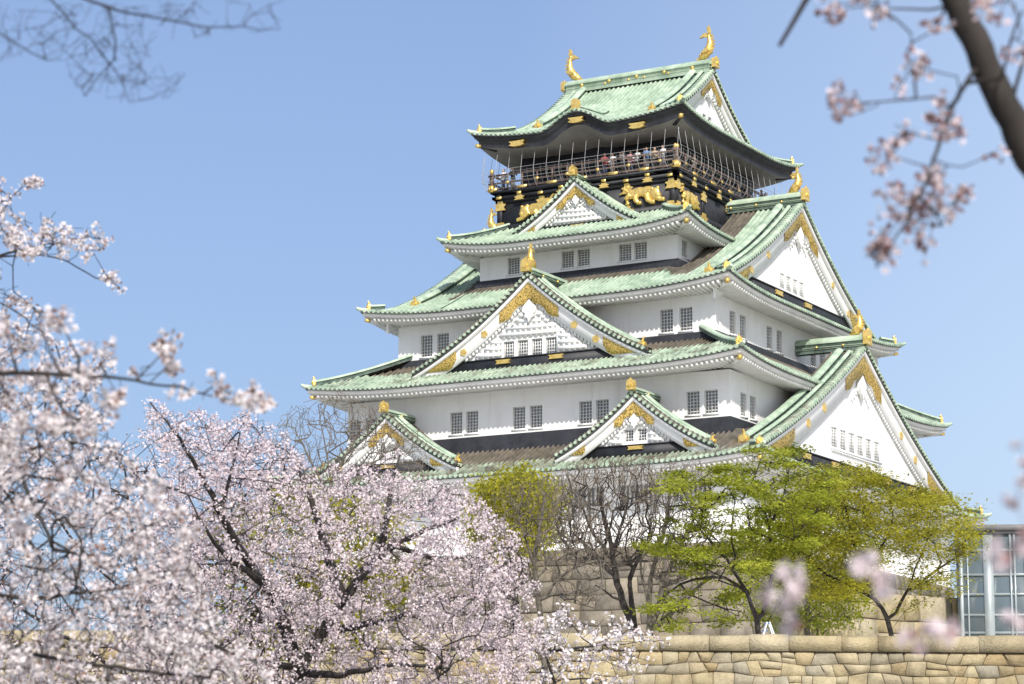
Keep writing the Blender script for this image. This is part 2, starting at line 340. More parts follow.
def side_map(side, a, b):
    if side == 0: return lambda u, s, z: ID(u, -b+np.asarray(s), z)
    if side == 1: return lambda u, s, z: ID(a-np.asarray(s), u, z)
    if side == 2: return lambda u, s, z: ID(-np.asarray(u), b-np.asarray(s), z)
    return lambda u, s, z: ID(-a+np.asarray(s), -np.asarray(u), z)
PITCH = 0.37
DC = .125*np.cos(np.arange(8)*math.pi/4); DS = .125*np.sin(np.arange(8)*math.pi/4)
RF = np.array([0, .27, .33, .42, .5, .58, .67, .73]); RH = np.array([0, 0, .10, .15, .165, .15, .10, 0])
def sst(x, a, b):
    t = np.clip((x-a)/(b-a), 0, 1); return t*t*(3-2*t)
class Roof:
    def __init__(s, a, b, ze, lift, g, gx=None, over=None, bump=None, shelter=None, base=0.0, Lc=8.5, D=None, fd=(.35, .44)):
        s.a, s.b, s.ze, s.lift, s.g, s.gx, s.over, s.bump, s.shelter, s.base, s.Lc, s.D, s.fd = a, b, ze, lift, g, gx, over, bump, shelter, base, Lc, D, fd
    def L(s, side): return s.a if side % 2 == 0 else s.b
    def z(s, side, u, ss):
        u = np.asarray(u, float); ss = np.asarray(ss, float); e = s.L(side)-np.abs(u)
        h = s.g(ss)
        if s.over and side % 2 == 0:
            xo, go = s.over[:2]; w = (1-sst(np.abs(u), xo-0.1, xo+0.6))*(1-sst(ss, s.D+1.9, s.D+3.6)); h = h*(1-w)+go(np.minimum(ss, 8))*w
        q = np.clip(1-e/s.Lc, 0, 1.2)**2.4
        z = s.ze + h + s.lift*q*np.clip(1-ss/7.0, 0, 1)**1.5
        if s.bump and side % 2 == 0:
            hb, wb = s.bump; k = np.where(np.abs(u) < wb, (0.5+0.5*np.cos(np.pi*np.clip(np.abs(u)/wb, 0, 1)))**0.85, 0)
            z = np.maximum(z, s.ze + np.where(np.abs(u) < wb, hb*k + 0.10*ss, -9))
        return z
    def smax(s, side, u):
        e = s.L(side)-np.abs(u)
        if s.gx is None: return np.minimum(s.D, e)
        if side % 2 == 0:
            full = np.where(np.abs(u) <= s.gx, s.b, e)
            if s.over: full = np.where(np.abs(u) < s.over[0]-0.25, s.over[2] if len(s.over) > 2 else s.D, full)
            return full
        return np.minimum(s.a-s.gx+0.9, e)
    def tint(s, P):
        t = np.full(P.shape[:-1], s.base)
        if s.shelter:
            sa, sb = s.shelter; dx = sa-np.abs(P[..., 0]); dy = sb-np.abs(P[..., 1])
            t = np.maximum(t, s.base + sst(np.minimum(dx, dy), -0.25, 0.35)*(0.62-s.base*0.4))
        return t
def make_roof(R, eave_mats, rafter=True, over=None, tilename='tiled_roof'):
    mb = MB()
    for side in range(4):
        L = R.L(side); M = side_map(side, R.a, R.b)
        k = np.arange(-int(L/PITCH)-1, int(L/PITCH)+2)
        U = (k[:, None]*PITCH + (RF[None]-0.5)*PITCH).ravel(); H = np.tile(RH, len(k))
        ok = np.abs(U) < L-0.02; U, H = U[ok], H[ok]
        sm = np.maximum(R.smax(side, U), 0.01); n = 15
        f = np.linspace(0, 1, n)[:, None]; Sg = sm[None]*f; Ug = np.broadcast_to(U[None], Sg.shape)
        Z = R.z(side, Ug, Sg) + H[None]*(0.85 if True else 1)
        P = M(Ug, Sg, Z); z0 = R.z(side, U, 0*U)-0.13
        T = R.tint(P); ue = k*PITCH; ue = ue[np.abs(ue) < L-.15]; zue = R.z(side, ue, 0*ue)
        for u_, z_ in zip(ue, zue):
            mb.prism(M, np.stack([u_+DC, z_+.03+DS], -1), -.07, .05)
        uf = np.linspace(-L, L, 121); zf = R.z(side, uf, 0*uf); mb.grid(np.stack([M(uf, 0*uf+.015, zf+.02), M(uf, 0*uf+.015, zf-.12)]), 1)
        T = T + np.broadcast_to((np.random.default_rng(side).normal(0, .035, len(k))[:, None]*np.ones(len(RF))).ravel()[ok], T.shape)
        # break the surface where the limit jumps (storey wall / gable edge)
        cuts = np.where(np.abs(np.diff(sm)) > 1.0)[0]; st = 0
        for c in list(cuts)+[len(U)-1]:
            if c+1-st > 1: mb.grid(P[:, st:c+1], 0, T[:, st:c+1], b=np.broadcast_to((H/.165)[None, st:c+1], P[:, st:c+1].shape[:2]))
            st = c+1
    roof = part(mb, tilename, ['verdigris_copper', 'grey_tile'])
    # eave boards and rafters
    eb = MB(); rb = MB()
    for side in range(4):
        L = R.L(side); M = side_map(side, R.a, R.b); Dw = R.D+0.35
        u = np.sort(np.concatenate([np.linspace(-L, L, 121)]))
        zed = R.z(side, u, 0*u); fl = zed-R.ze
        f1, f2 = R.fd; prof = [(0.02, -.11), (.14, -.12), (.14, -f1), (.40, -f1-.01), (.40, -f2)]
        rows = []
        for s_, dz in prof:
            rows.append(M(u*(L-s_)/L, np.full_like(u, s_), zed+dz))
        for s_ in np.linspace(0.40, Dw, 5)[1:]:
            fd = 1-(s_-.42)/(Dw-.42)
            rows.append(M(u*(L-s_)/L, np.full_like(u, s_), R.ze+fl*fd-f2+(.10 if f2 < .6 else 0)*(s_-.42)))
        P = np.stack(rows)
        eb.grid(P[:2], 1); eb.grid(P[1:5], 0); eb.grid(P[4:], 2)
        if rafter:
            per = 0.335; ks = np.arange(-int((L-.7)/per), int((L-.7)/per)+1)*per
            for ui in ks:
                s0, s1 = 0.24, min(min(2.4, Dw), L-abs(ui)); 
                if s1 < s0+.1: continue
                za = float(np.interp(ui, u, zed)); f0 = za-R.ze
                zb = R.ze + f0*max(0, 1-(s1-.42)/(Dw-.42)) + .10*(s1-.42); w = .085
                V = np.vstack([M(np.array([ui-w, ui+w]), np.array([s0]*2), np.array([za-.57]*2)), M(np.array([ui+w, ui-w]), np.array([s1]*2), np.array([zb-.64]*2)),
                               M(np.array([ui-w, ui+w]), np.array([s0]*2), np.array([za-.365]*2)), M(np.array([ui+w, ui-w]), np.array([s1]*2), np.array([zb-.42]*2))])
                rb.hexa(V, 0)
    part(eb, 'eave_boards', eave_mats, roof); 
    if rafter: part(rb, 'rafter_ends', eave_mats[2], roof)
    # hips
    for sx in (-1, 1):
        for sy in (-1, 1):
            hb, og, cb = MB(), MB(), MB(); emax = (R.a-R.gx) if R.gx else R.D
            e = np.linspace(0.45, emax, 9)
            Z = R.z(1, (R.b-e), e)
            P = np.stack([sx*(R.a-e), sy*(R.b-e), Z+0.02], -1)
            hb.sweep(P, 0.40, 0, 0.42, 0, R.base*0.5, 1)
            tp = np.array([sx*R.a, sy*R.b, float(R.z(0, R.a, 0))]); dg = np.array([sx, sy, 0.])*.7071
            hb.tube([tp-dg*.5+[0, 0, .06], tp+dg*.05+[0, 0, .10], tp+dg*.28+[0, 0, .20]], [.16, .14, .10], 7, 0)
            ax_u = np.array([-sy, sx, 0])*.7071; c = np.array([sx*(R.a-.42), sy*(R.b-.42), float(R.z(0, R.a-.42, .42))])
            MC = lambda u, d, z, c=c, ax_u=ax_u, dg=dg: c + ID(0, 0, z) + np.multiply.outer(np.asarray(u, float), ax_u) - np.multiply.outer(np.asarray(d, float), dg)
            og.prism(MC, oni(0.42, 0.55), -0.10, 0.10); og.prism(MC, [(.10*math.cos(t), .28+.10*math.sin(t)) for t in np.linspace(0, 6.28, 9)[:-1]], -.17, -.09)
            og.tube([c+[0, 0, .50], c+[0, 0, .62], c+dg*.08+[0, 0, .70]], [.06, .05, .03], 6)
            # hip rafter under the corner with gilt cap
            e = np.array([0.24, 0.50, 1.3]); fl = float(R.z(0, R.a, 0))-R.ze
            zc = R.ze + fl*np.array([1, .9, .6]) - .50 - (R.fd[1]-.44)*.5
            for (i0, i1, mat) in ((0, 1, 1), (1, 2, 0)):
                V = []
                for zz in (-.20, -.0):
                    for j, w in ((i0, 1), (i0, -1), (i1, -1), (i1, 1)):
                        V.append((sx*(R.a-e[j])+w*.085*sx, sy*(R.b-e[j])-w*.085*sy, zc[j]+zz))
                cb.hexa(np.array(V), mat)
            part(hb, 'hip_ridge', ['verdigris_copper', 'shaded_verdigris'], roof); part(og, 'ridge_end_ornament', 'gilt_metal', roof); part(cb, 'hip_rafter', [eave_mats[0], 'gilt_metal'], roof)
    return roof
def oni(w, h):   # outline of a demon-tile plate
    return [(-w*.56, 0), (-w*.46, h*.22), (-w*.50, h*.45), (-w*.46, h*.80), (-w*.30, h*.95), (0, h*1.02), (w*.30, h*.95), (w*.46, h*.80), (w*.50, h*.45), (w*.46, h*.22), (w*.56, 0)]

def wall_holes(mb, M, u0, u1, z0, topf, holes, m=0, rev=0.22, extra=()):
    br = sorted(set([u0, u1]+[h for w in holes for h in w[:2]]+list(extra)))
    br = [x for x in br if u0 <= x <= u1]
    for a_, b_ in zip(br[:-1], br[1:]):
        if b_-a_ < 1e-6: continue
        mid = .5*(a_+b_); hs = [h for h in holes if h[0] <= mid <= h[1]]
        lo = [(z0, z0)]; spans = []
        if hs:
            h = hs[0]; spans = [((z0, z0), (h[2], h[2])), ((h[3], h[3]), (topf(a_), topf(b_)))]
        else: spans = [((z0, z0), (topf(a_), topf(b_)))]
        for (la, lb), (ta, tb) in spans:
            mb.add(M(np.array([a_, b_, b_, a_]), np.zeros(4), np.array([la, lb, max(tb, lb), max(ta, la)])), [(0, 1, 2, 3)], m)
    for (a_, b_, zl, zh) in [h[:4] for h in holes]:
        q = np.array([(a_, zl), (b_, zl), (b_, zh), (a_, zh), (a_, zl)])
        mb.grid(np.stack([M(q[:, 0], np.zeros(5), q[:, 1]), M(q[:, 0], np.full(5, rev), q[:, 1])]), m)
def window(M, h, parent, bars=(4, 6), th=0.045, d0=0.10, white=True, dp=.21):
    a_, b_, zl, zh = h; mb = MB()
    mb.add(M(np.array([a_, b_, b_, a_]), np.full(4, dp), np.array([zl, zl, zh, zh])), [(0, 1, 2, 3)], 0)
    for i in range(bars[0]):
        u = a_+(b_-a_)*(i+1)/(bars[0]+1); mb.box(M, u-th/2, u+th/2, d0, d0+.05, zl, zh, 1)
    for i in range(bars[1]):
        z = zl+(zh-zl)*(i+1)/(bars[1]+1); mb.box(M, a_, b_, d0+.012, d0+.04, z-th/2, z+th/2, 1)
    for (x0, x1, y0, y1) in ((a_, a_+.05, zl, zh), (b_-.05, b_, zl, zh), (a_+.05, b_-.05, zl, zl+.05), (a_+.05, b_-.05, zh-.05, zh)):
        mb.box(M, x0, x1, d0-.02, dp-.005, y0, y1, 1)
    part(mb, 'window', ['window_glass', 'window_lattice' if white else 'eave_timber'], parent)
def storey(A, B, zw, ztop, zband, fr, rt, wh, wz, ww=0.9, bars=(3, 6), wht=None):
    mb = MB(); wins = []
    for side in range(4):
        M = side_map(side, A, B); Ls = A if side % 2 == 0 else B
        us = fr if side in (0, 2) else rt
        hs = [(u-ww/2, u+ww/2, wz-wh/2, wz+wh/2) for u in us] if side in (0, 1) else []
        wall_holes(mb, M, -Ls, Ls, zw, lambda u: ztop, hs)
        wins += [(M, h) for h in hs]
    o = part(mb, 'storey_wall', 'white_plaster')
    for M, h in wins:
        window(M, h, o, bars)
        sb = MB(); sb.box(M, h[0]-.09, h[1]+.09, -.06, .06, h[2]-.10, h[2]-.005); part(sb, 'window_sill', 'white_plaster', o)
    if zband is not None:
        bb = MB()
        for side in range(4):
            Ls = A if side % 2 == 0 else B; f = .26
            M = side_map(side, A, B)
            V = [M(np.array([-Ls-.05, Ls+.05]), np.array([-.05]*2), np.array([zw+.02]*2)), M(np.array([-Ls-f, Ls+f]), np.array([-f]*2), np.array([zband]*2)), M(np.array([-Ls-f, Ls+f]), np.array([-f]*2), np.array([zband-.6]*2))]
            bb.grid(np.stack(V))
            bb.add(M(np.array([-Ls-.05, Ls+.05, Ls, -Ls]), np.array([-.05, -.05, .02, .02]), np.full(4, zw+.02)), [(0, 1, 2, 3)])
        part(bb, 'timber_skirt', 'black_lacquer', o)
    return o

# ---- gables
def gable(M, Wd, zc, zb, bw, wins=(), lattice=False, band=0.7, dw=0.6, win_bars=(2, 4), gold_frac=0.27, plaques=(), roses=(.42, .63), sill=False, roofD=None, tint=0.1, tintf=None, orn=1.0, fish=False, verge=0.55, ridge_h=0.75, ridge_len=None, Wend=0.9, rev=.22, pend=1.0, dentil=0.3, vt=.12):
    root = empty('gable'); root.parent = keep; root.location = (0, 0, -TERR)
    us = np.linspace(-1, 1, 49)*Wd; au = np.abs(us)
    zcv = zc(us)
    def strip(mb, u, top, bot, d0, d1, m=0):
        z = zc(u); R = [M(u, np.full_like(u, d0), z-top), M(u, np.full_like(u, d0), z-bot), M(u, np.full_like(u, d1), z-bot), M(u, np.full_like(u, d1), z-top), M(u, np.full_like(u, d0), z-top)]
        mb.grid(np.stack(R), m)
        for e in (0, -1): mb.add(np.array([r[e] for r in R[:4]]), [(0, 1, 2, 3)], m)
    mb = MB(); strip(mb, us, .10, .36, .10, .40); strip(mb, us, .34, .34+bw, .28, .46); part(mb, 'bargeboard', 'white_plaster', root)
    # gilt fittings
    mb = MB(); uu = us[np.abs(us) <= Wd*gold_frac+1e-6]
    f = np.abs(uu)/(Wd*gold_frac); low = .40+bw*(1.05-.22*f)+.14*np.sin(f*12)
    z = zc(uu); R = [M(uu, np.full_like(uu, .22), z-.40), M(uu, np.full_like(uu, .22), z-low), M(uu, np.full_like(uu, .30), z-low)]
    mb.grid(np.stack(R)); part(mb, 'gilt_fitting', 'carved_gilt', root)
    for sg in (-1, 1):
        mb = MB(); ue = np.linspace(.69, 1.0, 9)*Wd*Wend*sg; fe = np.linspace(0, 1, 9); lo = .38+bw*(.55+1.5*np.sin(fe*1.3)+.12*np.sin(fe*14)); 
        z = zc(ue); mb.grid(np.stack([M(ue, np.full(9, .21), z-.36), M(ue, np.full(9, .21), np.maximum(z-lo, zb-.05)), M(ue, np.full(9, .30), np.maximum(z-lo, zb-.05))]))
        part(mb, 'gilt_fitting', 'carved_gilt', root)
    for sg in (-1, 1):
        for r in roses:
            mb = MB(); u = sg*r*Wd; c = zc(np.array([u]))[0]-.36-bw*.5; rr = bw*.24
            mb.prism(M, [(u+rr*(1+.18*math.cos(5*t))*math.cos(t), c+rr*(1+.18*math.cos(5*t))*math.sin(t)) for t in np.linspace(0, 6.283, 21)[:-1]], .22, .29); part(mb, 'gilt_rosette', 'gilt_metal', root)
    for u in plaques:
        mb = MB(); mb.prism(M, [(u-.55, zb+band*.18), (u-.42, zb+band*.45), (u-.55, zb+band*.72), (u+.55, zb+band*.72), (u+.42, zb+band*.45), (u+.55, zb+band*.18)], dw-.20, dw-.10); part(mb, 'gilt_plaque', 'gilt_metal', root)
    # wall
    inner = lambda u: float(zc(np.array([u]))[0])-.30-bw*.6
    ub = Wd
    for t in np.linspace(0.2, 1, 200):
        if inner(t*Wd) < zb+band*.6: ub = t*Wd; break
    mb = MB(); MW = lambda u, d, z: M(u, np.asarray(d)+dw, z)
    wall_holes(mb, MW, -ub, ub, zb+band*.5, inner, wins, rev=rev, extra=np.linspace(-ub, ub, 41))
    w_o = part(mb, 'gable_wall', 'white_plaster', root)
    for h in wins: window(MW, h, root, win_bars, d0=rev-.10, dp=rev-.01)
    if sill:
        s0, s1, sz = sill; mb = MB(); mb.box(MW, s0-.15, s1+.15, -.12, .0, sz-.16, sz-.03)
        for i in np.arange(s0-.1, s1+.1, .26): mb.box(MW, i, i+.13, -.10, .0, sz-.30, sz-.165)
        part(mb, 'window_sill', 'white_plaster', root)
    lip = lambda u: inner(u)-.55*bw
    mb = MB()
    arc = np.concatenate([[0], np.cumsum(np.hypot(np.diff(us), np.diff(zcv)))])
    for a_ in np.arange(dentil, arc[-1]-dentil, dentil):
        u = float(np.interp(a_, arc, us)); z = float(zc(np.array([u]))[0])-.34-bw
        if z-.18 < zb+band: continue
        sl = (zc(np.array([u+.05]))[0]-zc(np.array([u-.05]))[0])/.1; w = dentil*.27
        V = M(np.array([u-w, u+w, u+w, u-w]*2), np.array([dw-.22]*2+[dw-.22]*2+[dw]*4)[[0, 1, 4, 5, 2, 3, 6, 7]], np.array([z-.20-sl*w, z-.20+sl*w, z-.20+sl*w, z-.20-sl*w, z+.02-sl*w, z+.02+sl*w, z+.02+sl*w, z+.02-sl*w]))
        mb.hexa(V)
    if lattice:
        pz = lattice
        inw = lambda u, z: any(h[0]-.12 < u < h[1]+.12 and h[2]-.12 < z < h[3]+.12 for h in wins)
        lim = lambda u: inner(u)-.05-bw*.62
        for z in np.arange(zb+band+pz*.6, lim(0), pz):
            run = None
            for u in np.arange(-ub, ub+.05, .1):
                ok = lim(u) > z+pz*.3 and not inw(u, z)
                if ok and run is None: run = u
                if (not ok or u > ub-.1) and run is not None:
                    if u-run > .25: mb.box(MW, run, u-.1, -.115, 0.01, z-pz*.28, z+pz*.28)
                    run = None
        for u in np.arange(-int(ub/pz)*pz, ub, pz):
            run = None
            for z in np.arange(zb+band+.02, lim(0)+.1, .1):
                ok = lim(u) > z and not inw(u, z)
                if ok and run is None: run = z
                if not ok and run is not None:
                    if z-run > .25: mb.box(MW, u-pz*.29, u+pz*.29, -.105, 0.01, run, z-.1)
                    run = None
    part(mb, 'gable_moulding', 'white_plaster', root)
    # carved pendant
    mb = MB(); cz = zc(np.array([0.]))[0]-.40-bw*1.75; k = pend*bw*.95; mk = lambda u, z, ru, rz: mb.ell(M(u, .42, z).reshape(3), abs(M(1, 0, 0)-M(0, 0, 0)).reshape(3)*ru+abs(M(0, 1, 0)-M(0, 0, 0)).reshape(3)*.10+np.array([0, 0, rz]), nu=9, nv=6)
    mb.prism(M, [(q[0]*k, cz+q[1]*k) for q in ((-.5, .12), (-.55, -.2), (-.3, -.38), (-.36, -.62), (-.12, -.72), (0, -1.05), (.12, -.72), (.36, -.62), (.3, -.38), (.55, -.2), (.5, .12), (0, .62))], dw-.34, dw-.10)
    for sg in (-1, 1):
        for du, dz_, r in ((.72, -.42, .2), (1.08, -.72, .17), (1.42, -1.02, .14)): mk(sg*du*k, cz+dz_*k, r*k, r*.75*k)
    part(mb, 'carved_pendant', 'white_plaster', root, True)
    # base band
    ubb = ub
    mb = MB(); mb.box(M, -ubb-.3, ubb+.3, dw-.10, dw+.2, zb-.5, zb+band); mb.box(M, -ubb-.2, ubb+.2, dw-.16, dw-.10, zb+band*.84, zb+band-.02); part(mb, 'base_beam', 'black_lacquer', root)
    # verge tiles
    mb = MB(); arcp = np.arange(0, arc[-1], PITCH)
    U = []; H = []
    for a_ in arcp:
        for f_, h_ in zip(RF, RH): U.append(a_+f_*PITCH); H.append(h_*1.35)
    U = np.array(U); ok = U < arc[-1]; H = np.array(H)[ok]; U = np.interp(U[ok], arc, us); Z = zc(U)
    t = tint+vt
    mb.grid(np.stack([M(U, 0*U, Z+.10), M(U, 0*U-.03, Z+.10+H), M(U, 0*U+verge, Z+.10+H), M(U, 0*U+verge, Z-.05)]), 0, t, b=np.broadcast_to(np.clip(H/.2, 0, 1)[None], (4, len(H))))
    vz = zc(us); mb.grid(np.stack([M(us, 0*us+.06, vz+.12), M(us, 0*us+.06, vz-.13), M(us, 0*us+verge, vz-.13)]), 1)
    for a_ in arcp[:-1]:
        u = float(np.interp(a_+.5*PITCH, arc, us)); z = float(zc(np.array([u]))[0])
        th = np.linspace(0, 2*math.pi, 9)[:-1]; mb.prism(M, np.stack([u+.108*np.cos(th), z+.11+.108*np.sin(th)], -1), -.07, .05, 0)
    part(mb, 'verge_tiles', ['verdigris_copper', 'grey_tile'], root)
    # roof slopes of a dormer gable
    if roofD:
        mb = MB()
        k = np.arange(0, int(roofD/PITCH)); dd = (k[:, None]*PITCH+RF[None]*PITCH).ravel()+verge*.5; hh = np.tile(RH, len(k))
        for sg in (-1, 1):
            f = np.linspace(0, 1, 16)[:, None]*Wd*sg; P = M(np.broadcast_to(f, (16, len(dd))), np.broadcast_to(dd[None], (16, len(dd))), zc(f)+hh[None]*.85)
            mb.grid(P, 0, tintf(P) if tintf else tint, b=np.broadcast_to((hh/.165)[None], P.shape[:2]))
        part(mb, 'gable_roof', 'verdigris_copper', root)
    # descending ridges + ornaments
    for sg in (-1, 1):
        mb = MB(); og = MB(); u = np.linspace(.05, .86, 14)*Wd*sg; z = zc(u)
        k_ = 1.0 if not roofD else .8
        mb.grid(np.stack([M(u, np.full(14, verge-.02), z+.07), M(u, np.full(14, verge+1.15*k_), z+.20*k_)]), 1)  # dark strip colours in the shade of the gap between the ridges
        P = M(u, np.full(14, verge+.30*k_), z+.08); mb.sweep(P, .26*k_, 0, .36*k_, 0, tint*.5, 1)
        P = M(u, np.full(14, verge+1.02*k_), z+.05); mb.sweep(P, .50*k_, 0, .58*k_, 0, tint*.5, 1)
        ue = Wd*.875*sg; ze_ = zc(np.array([ue]))[0]
        ax = lambda a_, d, z, ue=ue, ze_=ze_, sg=sg: M(ue+sg*np.asarray(d), verge+.95*k_+np.asarray(a_), ze_+np.asarray(z)-.05)
        orn_ = orn*.85; og.prism(ax, oni(.78*orn_, .72*orn_), -.12, .18); og.prism(ax, [(.2*orn*math.cos(t), .36*orn+.2*orn*math.sin(t)) for t in np.linspace(0, 6.28, 11)[:-1]], .17, .27)
        og.tube([ax(0, .03, .62*orn).reshape(3), ax(0, .08, .84*orn).reshape(3), ax(0, .2, .93*orn).reshape(3)], [.10, .08, .04], 6)
        part(mb, 'descending_ridge', ['verdigris_copper', 'shaded_verdigris'], root); part(og, 'ridge_end_ornament', 'gilt_metal', root)
    rl = ridge_len or roofD; og = MB()
    if rl:
        mb = MB()
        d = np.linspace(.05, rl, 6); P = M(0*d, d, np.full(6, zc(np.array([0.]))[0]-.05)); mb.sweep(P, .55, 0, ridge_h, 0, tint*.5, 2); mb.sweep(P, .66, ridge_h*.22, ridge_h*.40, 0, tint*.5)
        for j in np.arange(1.5, rl, 1.9):
            for sg in (-1, 1): mb.ell(M(sg*.36, j, zc(np.array([0.]))[0]+ridge_h*.30).reshape(3), (.10, .10, .10), 1, nu=7, nv=5)
        part(mb, 'ridge', ['verdigris_copper', 'gilt_metal', 'shaded_verdigris'], root)
    za = zc(np.array([0.]))[0]
    A = lambda u, d, z: M(u, np.asarray(d)-.12, za+np.asarray(z)+.26)
    orn *= .86; og.prism(A, oni(.95*orn, 1.15*orn), -.14, .2)
    og.prism(A, [(.2*orn*math.cos(t), .5*orn+.2*orn*math.sin(t)) for t in np.linspace(0, 6.28, 13)[:-1]], -.22, -.13)
    og.tube([A(0, 0, 1.05*orn).reshape(3), A(0, 0, 1.2*orn).reshape(3), A(0, -.08, 1.3*orn).reshape(3)], [.12*orn, .09*orn, .05*orn], 7)
    part(og, 'ridge_end_ornament', 'gilt_metal', root)
    if fish: fish_finial(root, lambda c, w, z: M(w, .45+np.asarray(c), za+ridge_h-.12+np.asarray(z)), fish, 1.3)
    return root
def fish_finial(parent, M, k=1.0, fat=1.0):
    mb = MB()
    pts = [(.80, .12), (.60, .26), (.34, .42), (.08, .72), (-.04, 1.08), (-.02, 1.44), (.02, 1.74), (.05, 1.98)]
    rad = [.12, .24, .32, .30, .24, .17, .11, .06]
    f = np.linspace(0, 1, 22); x = np.interp(f, np.linspace(0, 1, 8), [p[0] for p in pts]); z = np.interp(f, np.linspace(0, 1, 8), [p[1] for p in pts]); r = np.interp(f, np.linspace(0, 1, 8), rad)
    r = fat*r*(1+.07*np.where(np.arange(22) % 2 == 0, 1, -1))
    P = M(x*k, 0*x, z*k); mb.tube(P, r*k, 9)
    for sg in (-1, 1): mb.ell(M(.62*k, sg*.17*k, .42*k).reshape(3), (.09*k,)*3, nu=7, nv=5)
    mb.prism(lambda u, d, z: M(np.asarray(u)*k, np.asarray(d)*k, np.asarray(z)*k), [(.86, .0), (.98, .18), (.82, .22), (.66, .06)], -.13, .13)
    o = part(mb, 'fish_finial', 'gilt_metal', parent, True)
    fb = MB(); MK = lambda u, d, z: M(np.asarray(u)*k, np.asarray(d)*k, np.asarray(z)*k)
    fb.prism(MK, [(-.03, 1.84), (-.10, 2.1), (.0, 2.5), (.13, 2.3), (.12, 2.0)], -.13, .13)
    fb.prism(MK, [(.04, 1.76), (.16, 1.98), (.46, 1.95), (.72, 1.66), (.40, 1.72), (.16, 1.62)], -.10, .10)
    for q in range(6):
        f_ = .34+q*.10; X = float(np.interp(f_, f, x)); Zz = float(np.interp(f_, f, z)); rr = float(np.interp(f_, f, r))
        fb.prism(MK, [(X-rr*.85, Zz-.12), (X-rr-.20, Zz+.12), (X-rr*.8, Zz+.12)], -.08, .08)
    for sg in (-1, 1):
        fb.prism(lambda u, d, z, sg=sg: MK(u, np.asarray(d)+sg*(.33), z), [(.5, .5), (.2, .45), (-.15, .62), (-.05, .75), (.2, .78)], -.05, .05)
    part(fb, 'fish_fins', 'gilt_metal', parent)

# ---- the tiers
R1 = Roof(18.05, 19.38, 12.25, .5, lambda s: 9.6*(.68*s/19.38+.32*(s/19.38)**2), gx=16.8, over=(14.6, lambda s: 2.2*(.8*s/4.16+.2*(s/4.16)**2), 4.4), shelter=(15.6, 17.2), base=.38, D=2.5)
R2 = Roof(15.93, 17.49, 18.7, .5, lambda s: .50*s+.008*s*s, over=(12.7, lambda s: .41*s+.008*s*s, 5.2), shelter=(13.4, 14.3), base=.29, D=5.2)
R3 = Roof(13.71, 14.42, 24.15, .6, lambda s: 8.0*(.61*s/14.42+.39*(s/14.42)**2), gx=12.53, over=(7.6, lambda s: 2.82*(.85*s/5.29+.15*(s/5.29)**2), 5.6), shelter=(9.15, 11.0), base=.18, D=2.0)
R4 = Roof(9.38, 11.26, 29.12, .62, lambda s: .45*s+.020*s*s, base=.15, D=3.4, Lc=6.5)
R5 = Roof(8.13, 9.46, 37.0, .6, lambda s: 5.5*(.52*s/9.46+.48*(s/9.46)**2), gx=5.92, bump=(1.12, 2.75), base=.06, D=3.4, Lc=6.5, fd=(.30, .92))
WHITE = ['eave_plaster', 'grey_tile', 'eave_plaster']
make_roof(R1, WHITE); make_roof(R2, WHITE); make_roof(R3, WHITE); make_roof(R4, WHITE)
r5 = make_roof(R5, ['black_lacquer', 'grey_tile', 'soffit_board'], False)
storey(14.0, 15.22, 15.37, 18.3, 14.35, [-13.4, -12.06, -5.54, -4.33, -.83, .42, 4.0, 5.2, 11.5, 12.73], [-13.25, -11.86, -6, -4.6, 4.6, 6], 1.45, 16.38)
storey(11.82, 12.53, 21.36, 24.0, 20.95, [-9.58, -8.29, 8.37, 9.74], [-10.05, -8.5, -4.4, -2.81, 4.4, 2.8], 1.5, 22.3)
storey(7.5, 9.13, 27.12, 29.1, 26.9, [-4.86, -.68, .53, 3.64, 4.79], [-8.03], 1.15, 27.97, ww=.92)
# first storey: wide barred windows
mb = MB(); A1, B1 = 15.9, 17.1; wins = []
for side in range(4):
    M = side_map(side, A1, B1); Ls = A1 if side % 2 == 0 else B1
    hs = [(u-1.25, u+1.25, 10.1, 11.35) for u in (np.arange(-13.2, 14, 3.65) if side % 2 == 0 else np.arange(-14.4, 15, 4.1))] if side in (0, 1) else []
    wall_holes(mb, M, -Ls, Ls, 7.55, lambda u: 12.0, hs); wins += [(M, h) for h in hs]
o = part(mb, 'storey_wall', 'white_plaster')
for M, h in wins: window(M, h, o, (7, 0), th=.13)
# stone base
rng = np.random.default_rng(11); mb = MB()
bat = lambda z: -(.12*(7.5-z)+.026*(7.5-z)**2)
rows = list(np.linspace(TERR-.3, 7.55, 13))
for side in (0, 1, 2, 3):
    M0 = side_map(side, A1+.12, B1+.12); Ls = (A1 if side % 2 == 0 else B1)+.12
    M = lambda u, d, z, M0=M0, Ls=Ls: M0(np.asarray(u)*(1-np.asarray(d)/Ls), d, z)
    block_wall(mb, M, -Ls, Ls, rows, (.8, 2.2), rng, bat, mz=.05, inset=.05, depth=.10, jit=.06)
part(mb, 'stone_base', ['castle_stone', 'dark_joint'])

